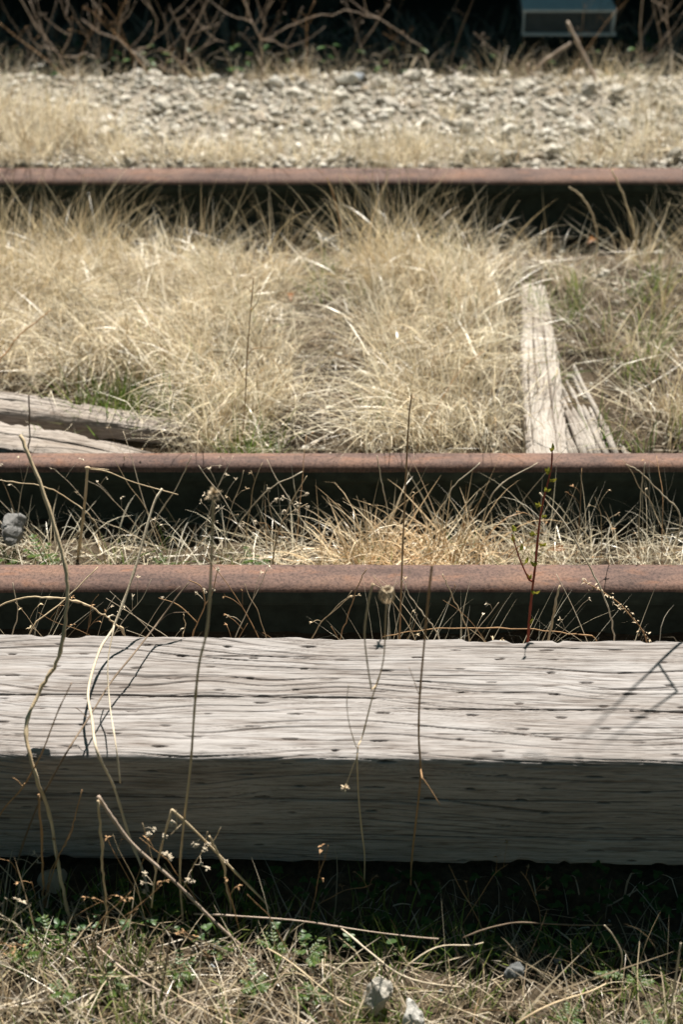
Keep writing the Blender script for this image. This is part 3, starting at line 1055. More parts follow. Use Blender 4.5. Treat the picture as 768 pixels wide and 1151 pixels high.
G = Grass()     # grey litter in the trough and the right side
mat_layer(G, 5500, (-1.2, 1.3), (2.36, 3.5), (0.03, 0.13), (0.0016, 0.0042), lambda x, y: plank_free(x, y) & ((x > 0.35) | (np.abs(x + 0.03) < 0.14) | (rng.random(len(x)) < 0.15)), BL, lift=0.045)
cs = centres(26, (0.40, 0.95), (2.42, 3.4), lambda x, y: 1, (0.6, 1.1))
cs = [c for c in cs if plank_free(np.array([c[0]]), np.array([c[1]]))[0]]
tufts(G, cs, 22, 0.06, (0.10, 0.24), 0.5, (0.2, 1.7), (0.0014, 0.0030), (0, -0.1), BL)
G.build('plant_litter', M['grey'], 'grey broken plant litter on the soil between the middle and far rails', 'litter')

G = Grass()
cs = centres(44, (-1.0, 1.0), (2.40, 3.3), lambda x, y: 1.0 if (x > 0.4) else 0.35)
cs += centres(11, (-0.62, -0.30), (2.53, 2.62), lambda x, y: 1) + centres(6, (-0.22, -0.08), (2.36, 2.45), lambda x, y: 1)
tufts(G, cs, 22, 0.04, (0.05, 0.14), 0.3, (0.1, 0.8), (0.0018, 0.0034), (0, -0.1), BL)
G.build('green_grass', M['green'], 'sparse green blades showing through the straw between the rails')

# --- strip between the near and middle rails
SL = (1.955, 2.205)
G = Grass()
cs = centres(38, (-0.75, 0.75), (1.98, 2.15), lambda x, y: 0.6, (0.6, 1.0))
tufts(G, cs, 16, 0.05, (0.07, 0.19), 0.6, (0.3, 2.0), (0.0012, 0.0026), (0, 0), SL, 0.11)
mat_layer(G, 1700, (-1.3, 1.3), (1.96, 2.16), (0.05, 0.18), (0.0012, 0.0028), None, SL, 0.11, 0.055, (0.95, 1.7))
cs = centres(26, (0.25, 0.75), (2.0, 2.17), lambda x, y: 1, (0.7, 1.1))
tufts(G, cs, 9, 0.05, (0.08, 0.20), 0.5, (0.1, 1.2), (0.0010, 0.0020), (0, 0), SL, 0.11)
G.build('dry_grass', M['straw'], 'thin pale straw in the narrow strip between the near and middle rails')
G = Grass()
cs = centres(22, (-0.06, 0.26), (1.98, 2.12), lambda x, y: 1, (0.8, 1.15))
tufts(G, cs, 26, 0.05, (0.09, 0.20), 0.65, (0.8, 2.6), (0.0022, 0.0046), (0, -0.2), SL, 0.11)
G.build('dry_grass', M['orange'], 'thick orange-tinted straw clump in the middle of the narrow strip between rails')
G = Grass()
cs = centres(16, (-0.62, 0.4), (1.98, 2.12), lambda x, y: 1.0 if x < -0.05 else 0.3)
tufts(G, cs, 16, 0.03, (0.03, 0.09), 0.35, (0.1, 0.8), (0.0012, 0.0026), (0, 0), SL, 0.11)
G.build('green_grass', M['green'], 'small green blades in the narrow strip between the near and middle rails')

# --- gap between the timber and the near rail
TL = (1.66, 1.835)
G = Grass()
cs = [(at(px, 715, 1.74)[0], U(1.69, 1.79), U(0.8, 1.1)) for px in (12, 22, 40, 405, 428, 440, 452, 470, 505, 520, 585, 592, 598, 612, 700, 765)]
tufts(G, cs, 8, 0.028, (0.14, 0.26), 0.35, (0.0, 0.9), (0.0010, 0.0020), (0.1, -0.1), TL, 0.19)
mat_layer(G, 700, (-1.2, 1.2), (1.67, 1.83), (0.04, 0.14), (0.0009, 0.002), None, TL, 0.15, 0.04)
G.build('dry_grass', M['straw'], 'loose straw in the dark gap between the timber and the near rail')

# --- foreground
FL = (0.3, 1.362)
G = Grass()
cs = centres(75, (-0.62, 0.62), (1.02, 1.30), lambda x, y: 1.0 if (y < 1.24 or x < -0.1) else 0.12, (0.6, 1.1))
tufts(G, cs, 9, 0.05, (0.05, 0.17), 0.8, (0.3, 1.6), (0.0010, 0.0024), (0, -0.1), FL, 0.3)
mat_layer(G, 1700, (-0.7, 0.7), (0.95, 1.30), (0.04, 0.22), (0.0009, 0.0032), lambda x, y: rng.random(len(x)) < np.where(y > 1.245 - 0.05 * (x > 0), 0.14, 1.0) , FL, 0.3, 0.04)
mat_layer(G, 3500, (-1.6, 1.6), (0.5, 1.30), (0.04, 0.13), (0.001, 0.002), lambda x, y: (np.abs(x) > 0.68) | (y < 0.97), FL, 0.3, 0.04)
G.build('dry_grass', M['fore'], 'tangled short straw on the ground in front of the timber')
G = Grass()
mat_layer(G, 1700, (-0.7, 0.7), (0.95, 1.34), (0.02, 0.10), (0.0012, 0.0034), None, FL, 0.3, 0.022)
G.build('plant_litter', M['grey'], 'brown broken plant litter on the ground in front of the timber', 'litter')
G = Grass()
cs = centres(105, (-0.6, 0.6), (1.02, 1.33), lambda x, y: 1.0 if x < 0.1 else 0.5, (0.6, 1.05))
tufts(G, cs, 15, 0.03, (0.03, 0.09), 0.4, (0.1, 0.9), (0.0012, 0.0028), (0, 0), FL, 0.3)
G.build('green_grass', M['green'], 'short green blades in the straw in front of the timber')

# --- bank behind the far rail
KL = (3.745, 5.0)
G = Grass()
cs = centres(45, (-1.2, -0.68), (3.77, 4.35), lambda x, y: 1, (0.8, 1.2))
cs += centres(70, (-0.70, 1.1), (3.77, 3.95), lambda x, y: 0.9 if -0.1 < x < 0.45 else 0.45, (0.5, 0.85))
cs += centres(14, (-0.70, 1.2), (3.9, 4.6), lambda x, y: 0.5, (0.4, 0.7))
cs += centres(14, (0.75, 1.2), (3.8, 4.5), lambda x, y: 1, (0.6, 0.9))
tufts(G, cs, 34, 0.08, (0.08, 0.2), 0.4, (0.2, 1.5), (0.0018, 0.0038), (0, 0), KL)
mat_layer(G, 3000, (-1.6, 1.6), (3.75, 4.75), (0.04, 0.16), (0.0010, 0.0026), lambda x, y: rng.random(len(x)) < np.where(x < -0.6, 0.98, 0.72) , KL, lift=0.06)
G.build('dry_grass', M['straw'], 'short straw growing on the gravel bank behind the far rail')
G = Grass()
cs = centres(60, (-1.45, 1.45), (4.55, 4.85), lambda x, y: 1.0 if x > 0.7 else 0.4, (0.6, 1.0))
tufts(G, cs, 22, 0.07, (0.06, 0.18), 0.5, (0.1, 1.2), (0.0014, 0.003), (0, 0), None)
G.build('dry_grass', M['tan'], 'sparse brown weeds along the shadow edge at the back of the gravel bank')

# --- clover in the timber's shade
mb = MB(); r = random.Random(5)
for i in range(520):
    x = r.uniform(-0.5, 0.75); y = r.uniform(1.235, 1.365)
    if x < 0.0 and r.random() < 0.6: continue
    z = float(ground_z(x, y)); h = r.uniform(0.008, 0.035)
    c = np.array([x, y, z + h]); a0_ = r.uniform(0, 6.28)
    mb.tube([(x, y + .004, z), tuple(c)], 0.0005, 3)
    for k in range(3):
        a = a0_ + k * 2.09
        s_ = r.uniform(0.006, 0.011)
        mb.leaf(c, (math.cos(a), math.sin(a), r.uniform(-.1, .4)), (0, 0, 1), s_, s_ * 0.85, 0.2, 0.15, 3)
tag(mb.build('ground_cover', M['clover']), 'dark green clover carpet in the shade of the timber', 'clover', None, 'stuff')


# ------------------------------------------------------------------ stalks traced along their course
def trace(pts, Y0=None, Y1=None, n=6, base_ground=True, z0=0.0):
    """pts base -> tip in photo pixels; the distance runs evenly from Y0 at the base to Y1 at the tip"""
    if Y0 is None:
        b = on(pts[0][0], pts[0][1], z0); Y0 = b[1]
    if Y1 is None:
        Y1 = Y0
    P = np.array(pts, float)
    s = np.concatenate([[0], np.cumsum(np.linalg.norm(np.diff(P, axis=0), axis=1))]); s /= s[-1]
    def clear(px, py, y):
        # a stalk rooted in front of the timber passes in front of it and over its top
        if Y0 < 1.40 or y < 1.62:
            if py >= 846:
                return min(y, 1.355)
            if py > 708:
                return min(y, on(px, py, 0.222)[1] - 0.030)
        return y
    W = [at(P[i][0], P[i][1], clear(P[i][0], P[i][1], Y0 + (Y1 - Y0) * s[i])) for i in range(len(P))]
    if base_ground:
        g_ = float(ground_z(W[0][0], W[0][1])) - 0.01
        if W[0][2] > g_ + 0.02:
            W = [np.array([W[0][0], W[0][1], g_])] + W
    if n == 0:
        return np.concatenate([np.linspace(W[i], W[i + 1], 4)[:-1] for i in range(len(W) - 1)] + [[W[-1]]])
    return catmull(W, n)


def rads(C, px0, px1, knots=0.0, seed=0):
    d0 = np.linalg.norm(C - np.array([0, 0, CAM_Z]), axis=1)
    t = np.linspace(0, 1, len(C))
    r = (px0 + (px1 - px0) * t) * 0.5 * d0 / FPX
    r = 0.84 * r * (0.88 + 0.3 * vnoise(t * len(C) * 0.45 + px0 * 3.7, t * 0 + abs(seed) * 0.37, 33))
    if knots:
        q = np.random.default_rng(abs(int(seed)))
        r = r * (1 + knots * (q.random(len(C)) < 0.16))
    return r


def stalk(name, label, cat, mat, pts, Y0=None, Y1=None, w0=4, w1=3, group=None, knots=0.35, z0=0.0):
    C = trace(pts, Y0, Y1, 6, True, z0)
    q = np.random.default_rng(abs(int(pts[0][0])) + int(pts[0][1]))
    C[1:-1] += q.normal(0, 0.0007, C[1:-1].shape)
    mb = MB().tube(C, rads(C, w0, w1, knots, int(pts[-1][1])), 7)
    o = mb.build(name, M[mat], None, C[0])
    return tag(o, label, cat, group), C


def weed(name, label, cat, mat, pts, branches, Y0=None, Y1=None, w0=4, w1=3, group=None, z0=0.0, n=6):
    """stem plus child branches, all parts under an Empty at the base; branches: (pts, Yend, w0, w1)"""
    C = trace(pts, Y0, Y1, n, True, z0)
    e = empty(name, C[0], label, cat, group)
    MB().tube(C, rads(C, w0, w1, 0.3, int(pts[0][0])), 7).build('stem', M[mat], e, C[0])
    Cb = []
    for (bp, ya, yb, bw0, bw1) in branches:
        B = trace(bp, ya, yb, min(n, 5), False)
        if n == 0:
            B[1:] += np.random.default_rng(abs(int(bp[0][0]))).normal(0, 0.004, B[1:].shape)
        k = np.argmin(np.linalg.norm(C - B[0], axis=1))
        B[0] = C[k] if np.linalg.norm(C[k] - B[0]) < 0.05 else B[0]
        MB().tube(B, rads(B, bw0, bw1, 0.3, int(bp[0][1])), 6).build('branch', M[mat], e, C[0])
        Cb.append(B)
    return e, C, Cb


def nest(e, c, r, mat='husk', n=16, seed=1):
    """dry umbel that has closed into a little cage"""
    q = random.Random(seed); mb = MB()
    for i in range(n):
        a = 6.283 * i / n + q.uniform(-.2, .2); k = q.uniform(.75, 1.1)
        P = [c + np.array([math.cos(a) * r * k * s, math.sin(a) * r * k * s, h * r]) for s, h in ((0, -1.0), (.75, -.5), (1.0, .25), (.62, .95))]
        mb.tube(catmull(P, 3), 0.0007, 4)
        mb.ball(P[-1], 0.0017, 5, 4)
    mb.build('seed_head', M[mat], e, np.array(e.location))


def fluff(e, c, r, n=22, seed=1, mat='husk'):
    q = random.Random(seed); mb = MB()
    for i in range(n):
        v = np.array([q.gauss(0, 1), q.gauss(0, 1), q.gauss(0.5, 0.8)]); v /= np.linalg.norm(v)
        mb.leaf(c, v, (0.2, 0.3, 1), r * q.uniform(.7, 1.2), r * 0.35, 0.2, 0.1, 3)
    mb.build('seed_head', M[mat], e, np.array(e.location))


LG = None
stalk('weed_stalk', 'tall thick bare stalk curving up across the left end of the timber', 'stalk', 'stem',
      [(77, 1030), (67, 980), (55, 915), (38, 865), (29, 815), (47, 772), (66, 739), (74, 690), (74, 645), (60, 590), (40, 531), (22, 489)], None, 1.60, 4.5, 5.0)
e, C, B = weed('weed_stalk', 'short cut-off stalk with bent side straw behind the near rail, left', 'stalk', 'stem',
               [(86, 632), (88, 622), (95, 564), (98, 526)], [([(98, 527), (120, 530), (150, 542), (200, 556)], 2.06, 2.03, 1.6, 1.2), ([(98, 526), (112, 527), (122, 528)], 2.06, 2.03, 1.4, 1.0)], 2.10, 2.06, 4.2, 3.6)
MB().ball(C[-1], 0.0042, 8, 6, (1.2, 1, .8)).build('cut_end', M['husk'], e, C[0])
weed('weed_stalk', 'pale slender stalk kinked at the timber and leaning right over the near rail', 'stalk', 'pale_stem',
     [(166, 1000), (158, 972), (145, 940), (128, 885), (109, 845), (103, 808), (99, 775), (112, 730), (128, 703), (150, 644), (171, 571), (182, 549)],
     [([(128, 703), (121, 745), (123, 790), (130, 838), (135, 880)], 1.53, 1.34, 1.8, 2.2)], None, 1.74, 3.6, 3.0)
stalk('weed_stalk', 'arched thorny stem bowing left over the dark gap behind the timber', 'stalk', 'stem',
      [(140, 716), (128, 701), (117, 692), (95, 679), (73, 673), (47, 671), (22, 673), (-12, 684)], 1.74, 1.72, 2.6, 2.0, None, 0.7)
stalk('weed_stalk', 'thin straight stem slanting up right from the timber edge to the near rail', 'stalk', 'stem',
      [(31, 716), (73, 674), (110, 637)], 1.70, 1.78, 1.8, 1.4)
weed('weed_stalk', 'dark thin stem crossing the timber diagonally from lower left to upper right', 'stalk', 'dark_stem',
     [(18, 975), (34, 925), (50, 890), (75, 845), (100, 806), (125, 766), (150, 735), (175, 703), (198, 672), (212, 655)],
     [([(98, 808), (91, 800), (84, 795)], 1.42, 1.42, 1.2, 0.8), ([(175, 703), (190, 690), (212, 688)], 1.62, 1.64, 1.3, 0.9)], None, 1.66, 2.6, 2.0)
weed('weed_stalk', 'brown knotted stem rising from the left edge in front of the timber', 'stalk', 'brown_stem',
     [(-30, 975), (0, 915), (25, 885), (45, 850), (57, 820), (66, 797), (80, 768)], [([(25, 885), (20, 878), (14, 874)], 1.34, 1.34, 1.3, .8)], None, 1.35, 2.2, 1.4)
e, C, B = weed('weed_stalk', 'tall straight tan stalk with fluffy head, crossing the timber left of centre', 'stalk', 'stem',
               [(205, 1030), (202, 980), (206, 930), (214, 860), (219, 790), (224, 745), (233, 705), (237, 640), (240, 556)], [], None, 1.345, 2.6, 3.4)
fluff(e, C[-1], 0.011, 34, 3)
e, C, B = weed('weed_stalk', 'very tall thin dark stem with bud tip rising above the middle rail at centre', 'stalk', 'brown_stem',
               [(449, 722), (450, 700), (453, 614), (456, 545), (460, 470), (463, 446)], [], 1.72, 1.80, 2.6, 1.8)
fluff(e, C[-1] - np.array([0, 0, .004]), 0.010, 12, 5)
weed('weed_stalk', 'jointed brown stem with a side twig crossing the timber right of centre', 'stalk', 'brown_stem',
     [(463, 968), (467, 930), (473, 872), (471, 830), (472, 785), (477, 725), (482, 670), (486, 635)],
     [([(473, 872), (482, 884), (495, 905)], 1.335, 1.32, 2.0, 1.0), ([(472, 784), (466, 766), (460, 750)], 1.345, 1.345, 1.0, .7)], None, 1.35, 2.4, 2.8)
e, C, B = weed('weed_stalk', 'forked thin stem with a caged seed head, in front of the timber at centre', 'stalk', 'stem',
               [(410, 962), (407, 935), (403, 891), (402, 845), (408, 826), (419, 783), (431, 743), (434, 688), (436, 677)],
               [([(419, 783), (413, 745), (410, 711), (414, 679), (419, 656)], 1.34, 1.34, 1.8, 2.4),
                ([(402, 845), (393, 815), (390, 790), (392, 770)], 1.335, 1.335, 1.2, .8),
                ([(402, 850), (396, 864), (388, 886)], 1.335, 1.325, 1.4, 1.0)], None, 1.34, 2.0, 1.8)
nest(e, C[-1] + np.array([0, 0, .009]), 0.0105, 'husk', 16, 4)
fluff(e, B[2][-1], 0.008, 14, 6)

# red sapling with buds
Y_s = 1.735
zq = lambda a, b: (560 + a * 180 / 768., 500 + b * 220 / 939.)
pts = [zq(*p_) for p_ in [(145, 935), (150, 850), (165, 700), (180, 580), (190, 470), (205, 340), (225, 240), (255, 120), (262, 20)]]
e, C, B = weed('sapling', 'young red-stemmed sapling with yellow-green buds behind the timber', 'sapling', 'red_stem', pts,
               [([zq(160, 670), zq(110, 560), zq(80, 470), zq(66, 430)], Y_s, Y_s - 0.02, 2.4, 1.4)], Y_s, Y_s + 0.02, 3.8, 2.0)
for i, (a, b) in enumerate([(240, 145), (262, 185), (180, 305), (232, 355), (80, 395), (65, 450), (160, 440), (115, 495), (180, 585), (150, 645), (185, 720), (155, 860), (140, 560), (228, 235), (230, 495), (262, 35)]):
    q = at(*zq(a, b), Y_s)
    near_ = min([C, B[0]], key=lambda A: np.min(np.linalg.norm(A - q, axis=1)))
    k = np.argmin(np.linalg.norm(near_ - q, axis=1))
    mb = MB()
    v = q - near_[k]
    mb.tube([near_[k], near_[k] + v * 0.7 + np.array([0, 0, 0.0006])], 0.0006, 4)
    for j in range(4):
        dv = np.array([random.gauss(0, .6), random.gauss(0, .6), 1.0]) + v * 60
        mb.leaf(near_[k] + v * 0.6, dv, (0.3, -1, .2), random.uniform(.007, .012), 0.0055, .3, .3, 3)
    mb.build('bud', M['bud'], e, C[0])

stalk('weed_stalk', 'straight pale straw slanting down right across the near rail, beside the sapling', 'straw', 'pale_stem',
      [(691, 724), (682, 678), (665, 641), (637, 591), (607, 554)], 1.72, 1.80, 2.2, 2.0)
e, C, B = weed('weed_stalk', 'dried leaning weed with curled brown seed husks over the near rail, right', 'stalk', 'brown_stem',
               [(728, 724), (705, 687), (684, 669), (656, 653)], [], 1.72, 1.76, 2.0, 1.2)
mb = MB()
for i in range(46):
    c = C[random.randrange(6, len(C))] + np.array([random.gauss(0, .004), random.gauss(0, .004), random.gauss(0, .004)])
    mb.leaf(c, (random.gauss(0, 1), random.gauss(0, 1), random.gauss(0, 1)), (0.1, .2, 1), random.uniform(.004, .008), .003, .5, .7, 3)
mb.build('seed_husks', M['husk'], e, C[0])
stalk('weed_stalk', 'stubby brown stem right of the sapling in front of the near rail', 'stalk', 'stem',
      [(617, 724), (623, 690), (630, 658)], 1.73, 1.75, 3.4, 2.8)
e, C, B = weed('weed_stalk', 'thin brown stem with tiny side twigs standing behind the middle rail, left of centre', 'stalk', 'brown_stem',
               [(270, 512), (275, 460), (278, 395), (283, 335), (285, 312)],
               [([(277, 400), (286, 392), (305, 391)], 2.44, 2.44, 1.2, .8), ([(281, 350), (288, 342), (293, 328)], 2.44, 2.44, 1.1, .7), ([(283, 330), (277, 322), (272, 326)], 2.44, 2.44, 1, .7), ([(276, 430), (268, 414), (258, 402)], 2.44, 2.44, 1, .7)], 2.42, 2.46, 1.8, 1.1)
stalk('weed_stalk', 'fine dark stem leaning right in the straw behind the middle rail, centre right', 'stalk', 'brown_stem',
      [(465, 512), (491, 460), (519, 415), (545, 395)], 2.42, 2.62, 1.8, 1.1)
stalk('weed_stalk', 'short dark upright stem in front of the cracked log', 'stalk', 'dark_stem',
      [(32, 512), (33, 480), (32, 444)], 2.36, 2.36, 2.2, 2.0)
stalk('grass_stem', 'tall straw rising in front of the far rail, right side', 'straw', 'stem',
      [(722, 300), (710, 250), (702, 222), (688, 190)], 3.35, 3.45, 2.4, 1.8)
stalk('grass_stem', 'arched tan straw in front of the far rail, right of the centre clump', 'straw', 'stem',
      [(672, 275), (668, 245), (655, 222), (640, 210)], 3.4, 3.45, 2.4, 1.6)
stalk('grass_stem', 'thin orange straw standing across the far rail near the photo centre', 'straw', 'brown_stem',
      [(384, 262), (378, 230), (368, 200)], 3.45, 3.45, 2.2, 1.6)
stalk('grass_stem', 'reddish bent stem at the left edge of the grass bed', 'straw', 'brown_stem',
      [(-6, 418), (10, 392), (22, 376), (40, 362), (57, 348)], 2.6, 2.72, 2.4, 1.6)
for j, (pp, lab) in enumerate([([(432, 635), (436, 580), (430, 545), (424, 512)], 'long straw from the orange clump up to the middle rail'),
                               ([(492, 632), (500, 570), (512, 545), (540, 520)], 'curved straw leaning right in front of the middle rail'),
                               ([(535, 632), (545, 580), (560, 548), (605, 520)], 'long straw leaning right beyond the orange clump'),
                               ([(716, 632), (720, 580), (722, 545), (726, 520)], 'upright straw in front of the middle rail, far right'),
                               ([(765, 580), (745, 556), (720, 530), (704, 522)], 'straw slanting left to the middle rail at the right edge'),
                               ([(250, 632), (268, 590), (300, 552), (340, 530)], 'long straw leaning right in front of the middle rail, left half'),
                               ([(160, 632), (175, 585), (200, 545), (215, 512)], 'thin straw leaning right in front of the middle rail, near left')]):
    stalk('grass_stem', lab, 'straw', 'pale_stem', pp, 2.06 + 0.01 * j, 2.12, 1.7, 1.1)
stalk('weed_stalk', 'thin twig arching along the middle rail at the left edge', 'stalk', 'stem',
      [(116, 620), (108, 590), (95, 575), (70, 557), (45, 546), (0, 540), (-15, 540)], 2.06, 2.08, 1.8, 1.3)

# lower-left foreground group
weed('weed_stalk', 'grey stick leaning left in front of the timber, low in the left corner', 'stick', 'twig',
     [(272, 1064), (240, 1035), (195, 990), (150, 950), (128, 922), (110, 895)], [([(112, 898), (118, 905), (122, 912)], 1.30, 1.30, 3, 2)], None, 1.28, 3.6, 4.6)
stalk('weed_stalk', 'upright brown stem standing at the tip of the grey leaning stick', 'stalk', 'stem',
      [(122, 1042), (116, 990), (114, 950), (110, 900)], None, 1.27, 2.8, 3.2)
stalk('weed_stalk', 'dark stub of stem upright against the shaded timber, far left', 'stalk', 'brown_stem',
      [(49, 1010), (47, 960), (43, 893)], None, 1.31, 2.8, 3.0)
stalk('weed_stalk', 'short brown stem bending left, right of the seed pod weed', 'stalk', 'stem',
      [(259, 1022), (252, 978), (243, 955), (235, 940)], None, 1.27, 2.4, 2.6)
stalk('weed_stalk', 'thin tapering stem leaning right against the shaded timber at far left', 'stalk', 'brown_stem',
      [(52, 1010), (65, 965), (77, 940), (92, 888)], None, 1.32, 1.6, 1.4)
e, C, B = weed('seed_pod_weed', 'dry weed with small pale round pods in front of the shaded timber', 'weed', 'stem',
               [(302, 1020), (270, 986), (240, 955), (215, 930), (193, 910)],
               [([(193, 910), (183, 945), (175, 980), (170, 1020)], 1.29, 1.27, 2.6, 2.4), ([(205, 1000), (218, 972), (228, 955), (233, 935)], 1.29, 1.29, 1.4, 1.0),
                ([(175, 980), (168, 955), (160, 925)], 1.28, 1.28, 1.3, .9), ([(228, 955), (240, 945), (248, 930)], 1.29, 1.29, 1.2, .9), ([(190, 940), (198, 930), (198, 910)], 1.28, 1.28, 1, .8)], None, 1.29, 2.8, 3.2)
def pod(mb, q, r):
    mb.ball(q, r * 0.72, 7, 5, (random.uniform(.8, 1.1), random.uniform(.8, 1.1), 1.1))
    for _ in range(13):
        v = np.array([random.gauss(0, 1), random.gauss(0, 1), random.gauss(0.2, 1)]); v /= np.linalg.norm(v)
        mb.leaf(q + v * r * 0.45, v + np.array([0, 0, .3]), (0.3, 0.2, 1), r * random.uniform(.6, .95), r * 0.6, .4, .6, 2)


def podded(e, C, lines, pods, Y, r0=.0026, r1=.0040):
    for q2 in pods:
        q = at(q2[0], q2[1], Y + 0.02 * random.random())
        A = min(lines, key=lambda A: np.min(np.linalg.norm(A - q, axis=1)))
        k = np.argmin(np.linalg.norm(A - q, axis=1))
        mb = MB()
        mb.tube(catmull([A[k], (A[k] + q) / 2 + np.array([0, 0, .003]), q], 3), 0.0004, 4)
        pod(mb, q, random.uniform(r0, r1))
        mb.build('seed_pod', M['pod'], e, C[0])


podded(e, C, [C] + B, [(a / 2, 860 + b / 2) for a, b in [(345, 145), (334, 156), (370, 160), (386, 130), (380, 205), (374, 200), (440, 180), (460, 190), (452, 222), (466, 232), (507, 218), (433, 262), (420, 258), (325, 245), (320, 265), (324, 285), (385, 210), (436, 178), (468, 178)]], 1.27)
for i, (pp, lab, mt, ww) in enumerate([
        ([(217, 1021), (285, 1030), (350, 1034), (404, 1036), (494, 1044)], 'long pale twig lying across the ground below the timber', 'twig', 2.2),
        ([(521, 1048), (560, 1040), (599, 1030), (690, 1028)], 'shaded twig lying under the timber, right half', 'dark_stem', 2.0),
        ([(384, 1038), (414, 1068), (454, 1090), (520, 1098)], 'curved pale straw lying on the ground, centre bottom', 'pale_stem', 2.4),
        ([(580, 1146), (612, 1132), (650, 1112), (684, 1094)], 'stiff straw lying on the foreground ground at right', 'stem', 2.4),
        ([(17, 1151), (25, 1118), (38, 1090), (50, 1062)], 'whitish stick standing in the bottom left corner', 'pale_stem', 3.2),
        ([(107, 1057), (140, 1090), (185, 1110), (230, 1118)], 'bent grey twig lying in the foreground straw, left', 'twig', 2.4),
        ([(755, 1130), (760, 1100), (766, 1060)], 'upright pale straw at the lower right edge', 'pale_stem', 2.4),
        ([(700, 1075), (690, 1052), (680, 1040)], 'short bent straw at the shadow edge, lower right', 'pale_stem', 2.0),
        ([(300, 1060), (350, 1098), (400, 1122)], 'brown stem lying aslant in the straw left of the whitest stone', 'stem', 2.4),
        ([(455, 1082), (500, 1060), (545, 1048)], 'pale straw propped aslant at the shadow edge, centre right', 'pale_stem', 2.0)]):
    P = [on(a, b, 0.035 + (0.012 * k if 'standing' in lab or 'upright' in lab else 0)) for k, (a, b) in enumerate(pp)]
    if 'standing' in lab or 'upright' in lab or 'short bent' in lab:
        C = trace(pp, None, None, 5, True, 0.0)
    else:
        C = catmull(P, 5)
        C[:, 2] = 0.024 + 0.01 * np.sin(np.linspace(0, 5, len(C)))
    o = MB().tube(C, rads(C, ww, ww * 0.8, 0.3, i), 7).build('fallen_twig', M[mt], None, C[0])
    tag(o, lab, 'twig')


# ------------------------------------------------------------------ small green weeds
def green_weed(px, py, label, size=0.03, n=7, z=0.0, seed=0, Y=None):
    q = random.Random(seed)
    p = on(px, py, z) if Y is None else at(px, py, Y)
    p[2] = float(ground_z(p[0], p[1]))
    e = empty('green_weed', p, label, 'weed', None)
    top = p + np.array([q.uniform(-.006, .006), q.uniform(-.006, .006), size * 0.9])
    MB().tube(catmull([p, (p + top) / 2 + np.array([.002, 0, 0]), top], 3), 0.0007, 5).build('stem', M['green'], e, p)
    for i in range(n):
        a = i * 2.4 + q.uniform(-.3, .3)
        b = p + (top - p) * (0.35 + 0.65 * i / n)
        d = np.array([math.cos(a), math.sin(a), q.uniform(.1, .7)])
        L = size * q.uniform(.40, .78)
        mb = MB()
        # a pinnate leaf: midrib and leaflets
        tip = b + d * L
        mb.tube([b, tip], 0.0004, 3)
        for k in range(4):
            t = 0.35 + 0.65 * k / 3
            c = b + d * L * t
            for sgn in (-1, 1):
                sd_ = np.array([-d[1], d[0], 0.15]) * sgn
                mb.leaf(c, sd_ + d * 0.7, (0, 0, 1), L * 0.36, L * 0.20, .2, .25, 2)
        mb.leaf(tip, d, (0, 0, 1), L * 0.36, L * 0.22, .2, .3, 2)
        mb.build('leaf', M['leaf'], e, p)


for i, (px, py, lab, s, n) in enumerate([
        (137, 1018, 'green leafy weed below the seed pod weed, left of the pods', 0.032, 8),
        (105, 1024, 'green leafy weed at the foot of the upright brown stem', 0.026, 7),
        (187, 1016, 'taller green weed close under the pale pods', 0.042, 9),
        (290, 1022, 'small green weed at the lower end of the pod stem', 0.026, 7),
        (312, 1068, 'green weed in the foreground straw, left of the paired weeds', 0.028, 8),
        (345, 1076, 'lower of the paired green weeds in the centre straw', 0.030, 8),
        (352, 1058, 'upper of the paired green weeds in the centre straw', 0.026, 7),
        (431, 1022, 'pale green weed in the timber shade at centre', 0.020, 6),
        (444, 1058, 'little green weed at the shadow edge, right of centre', 0.022, 6),
        (684, 1074, 'green weed at the shadow edge in the right corner', 0.028, 8),
        (720, 1085, 'flat green weed farthest right in the foreground', 0.026, 7),
        (20, 1035, 'green weed in the lower left corner', 0.034, 8),
        (127, 1118, 'dark green weed low in the left foreground', 0.028, 7),
        (60, 1062, 'green weed by the whitish stick in the left corner', 0.026, 7),
        (250, 1075, 'green weed beside the bent grey twig', 0.026, 7),
        (350, 1120, 'green weed by the left of the whitest stone', 0.026, 7),
        (30, 1085, 'green weed at the left edge under the whitish stick', 0.030, 8),
        (165, 1042, 'green weed between the upright stem and the long pale twig', 0.030, 8),
        (205, 1100, 'green weed at the end of the bent grey twig', 0.028, 8),
        (285, 1112, 'green weed below the long pale twig, half hidden in straw', 0.030, 8),
        (385, 1040, 'green weed at the right end of the long pale twig', 0.026, 7),
        (75, 1130, 'low green weed at the bottom left of the photo', 0.030, 8),
        (640, 1125, 'green weed by the stiff straw at lower right', 0.024, 7),
        (735, 1135, 'green weed beside the upright pale straw at lower right', 0.026, 7),
        (545, 1050, 'dim green weed under the timber, right half', 0.022, 6)]):
    green_weed(px, py, lab, s, n, 0.0, i)
for i, (px, py, lab, s) in enumerate([(44, 612, 'ferny green weed right of the blue-grey stone', 0.045), (6, 620, 'ferny green weed left of the blue-grey stone', 0.036),
                                      (280, 622, 'green weed in the narrow strip left of the orange straw', 0.036), (180, 622, 'green weed in the narrow strip behind the pale kinked stalk', 0.028)]):
    green_weed(px, py, lab, s, 8, 0.0, 50 + i, 2.06)
green_weed(166, 690, 'small weed with pale leaves in the dark gap, beside the pale kinked stalk', 0.05, 6, 0, 77, 1.73)

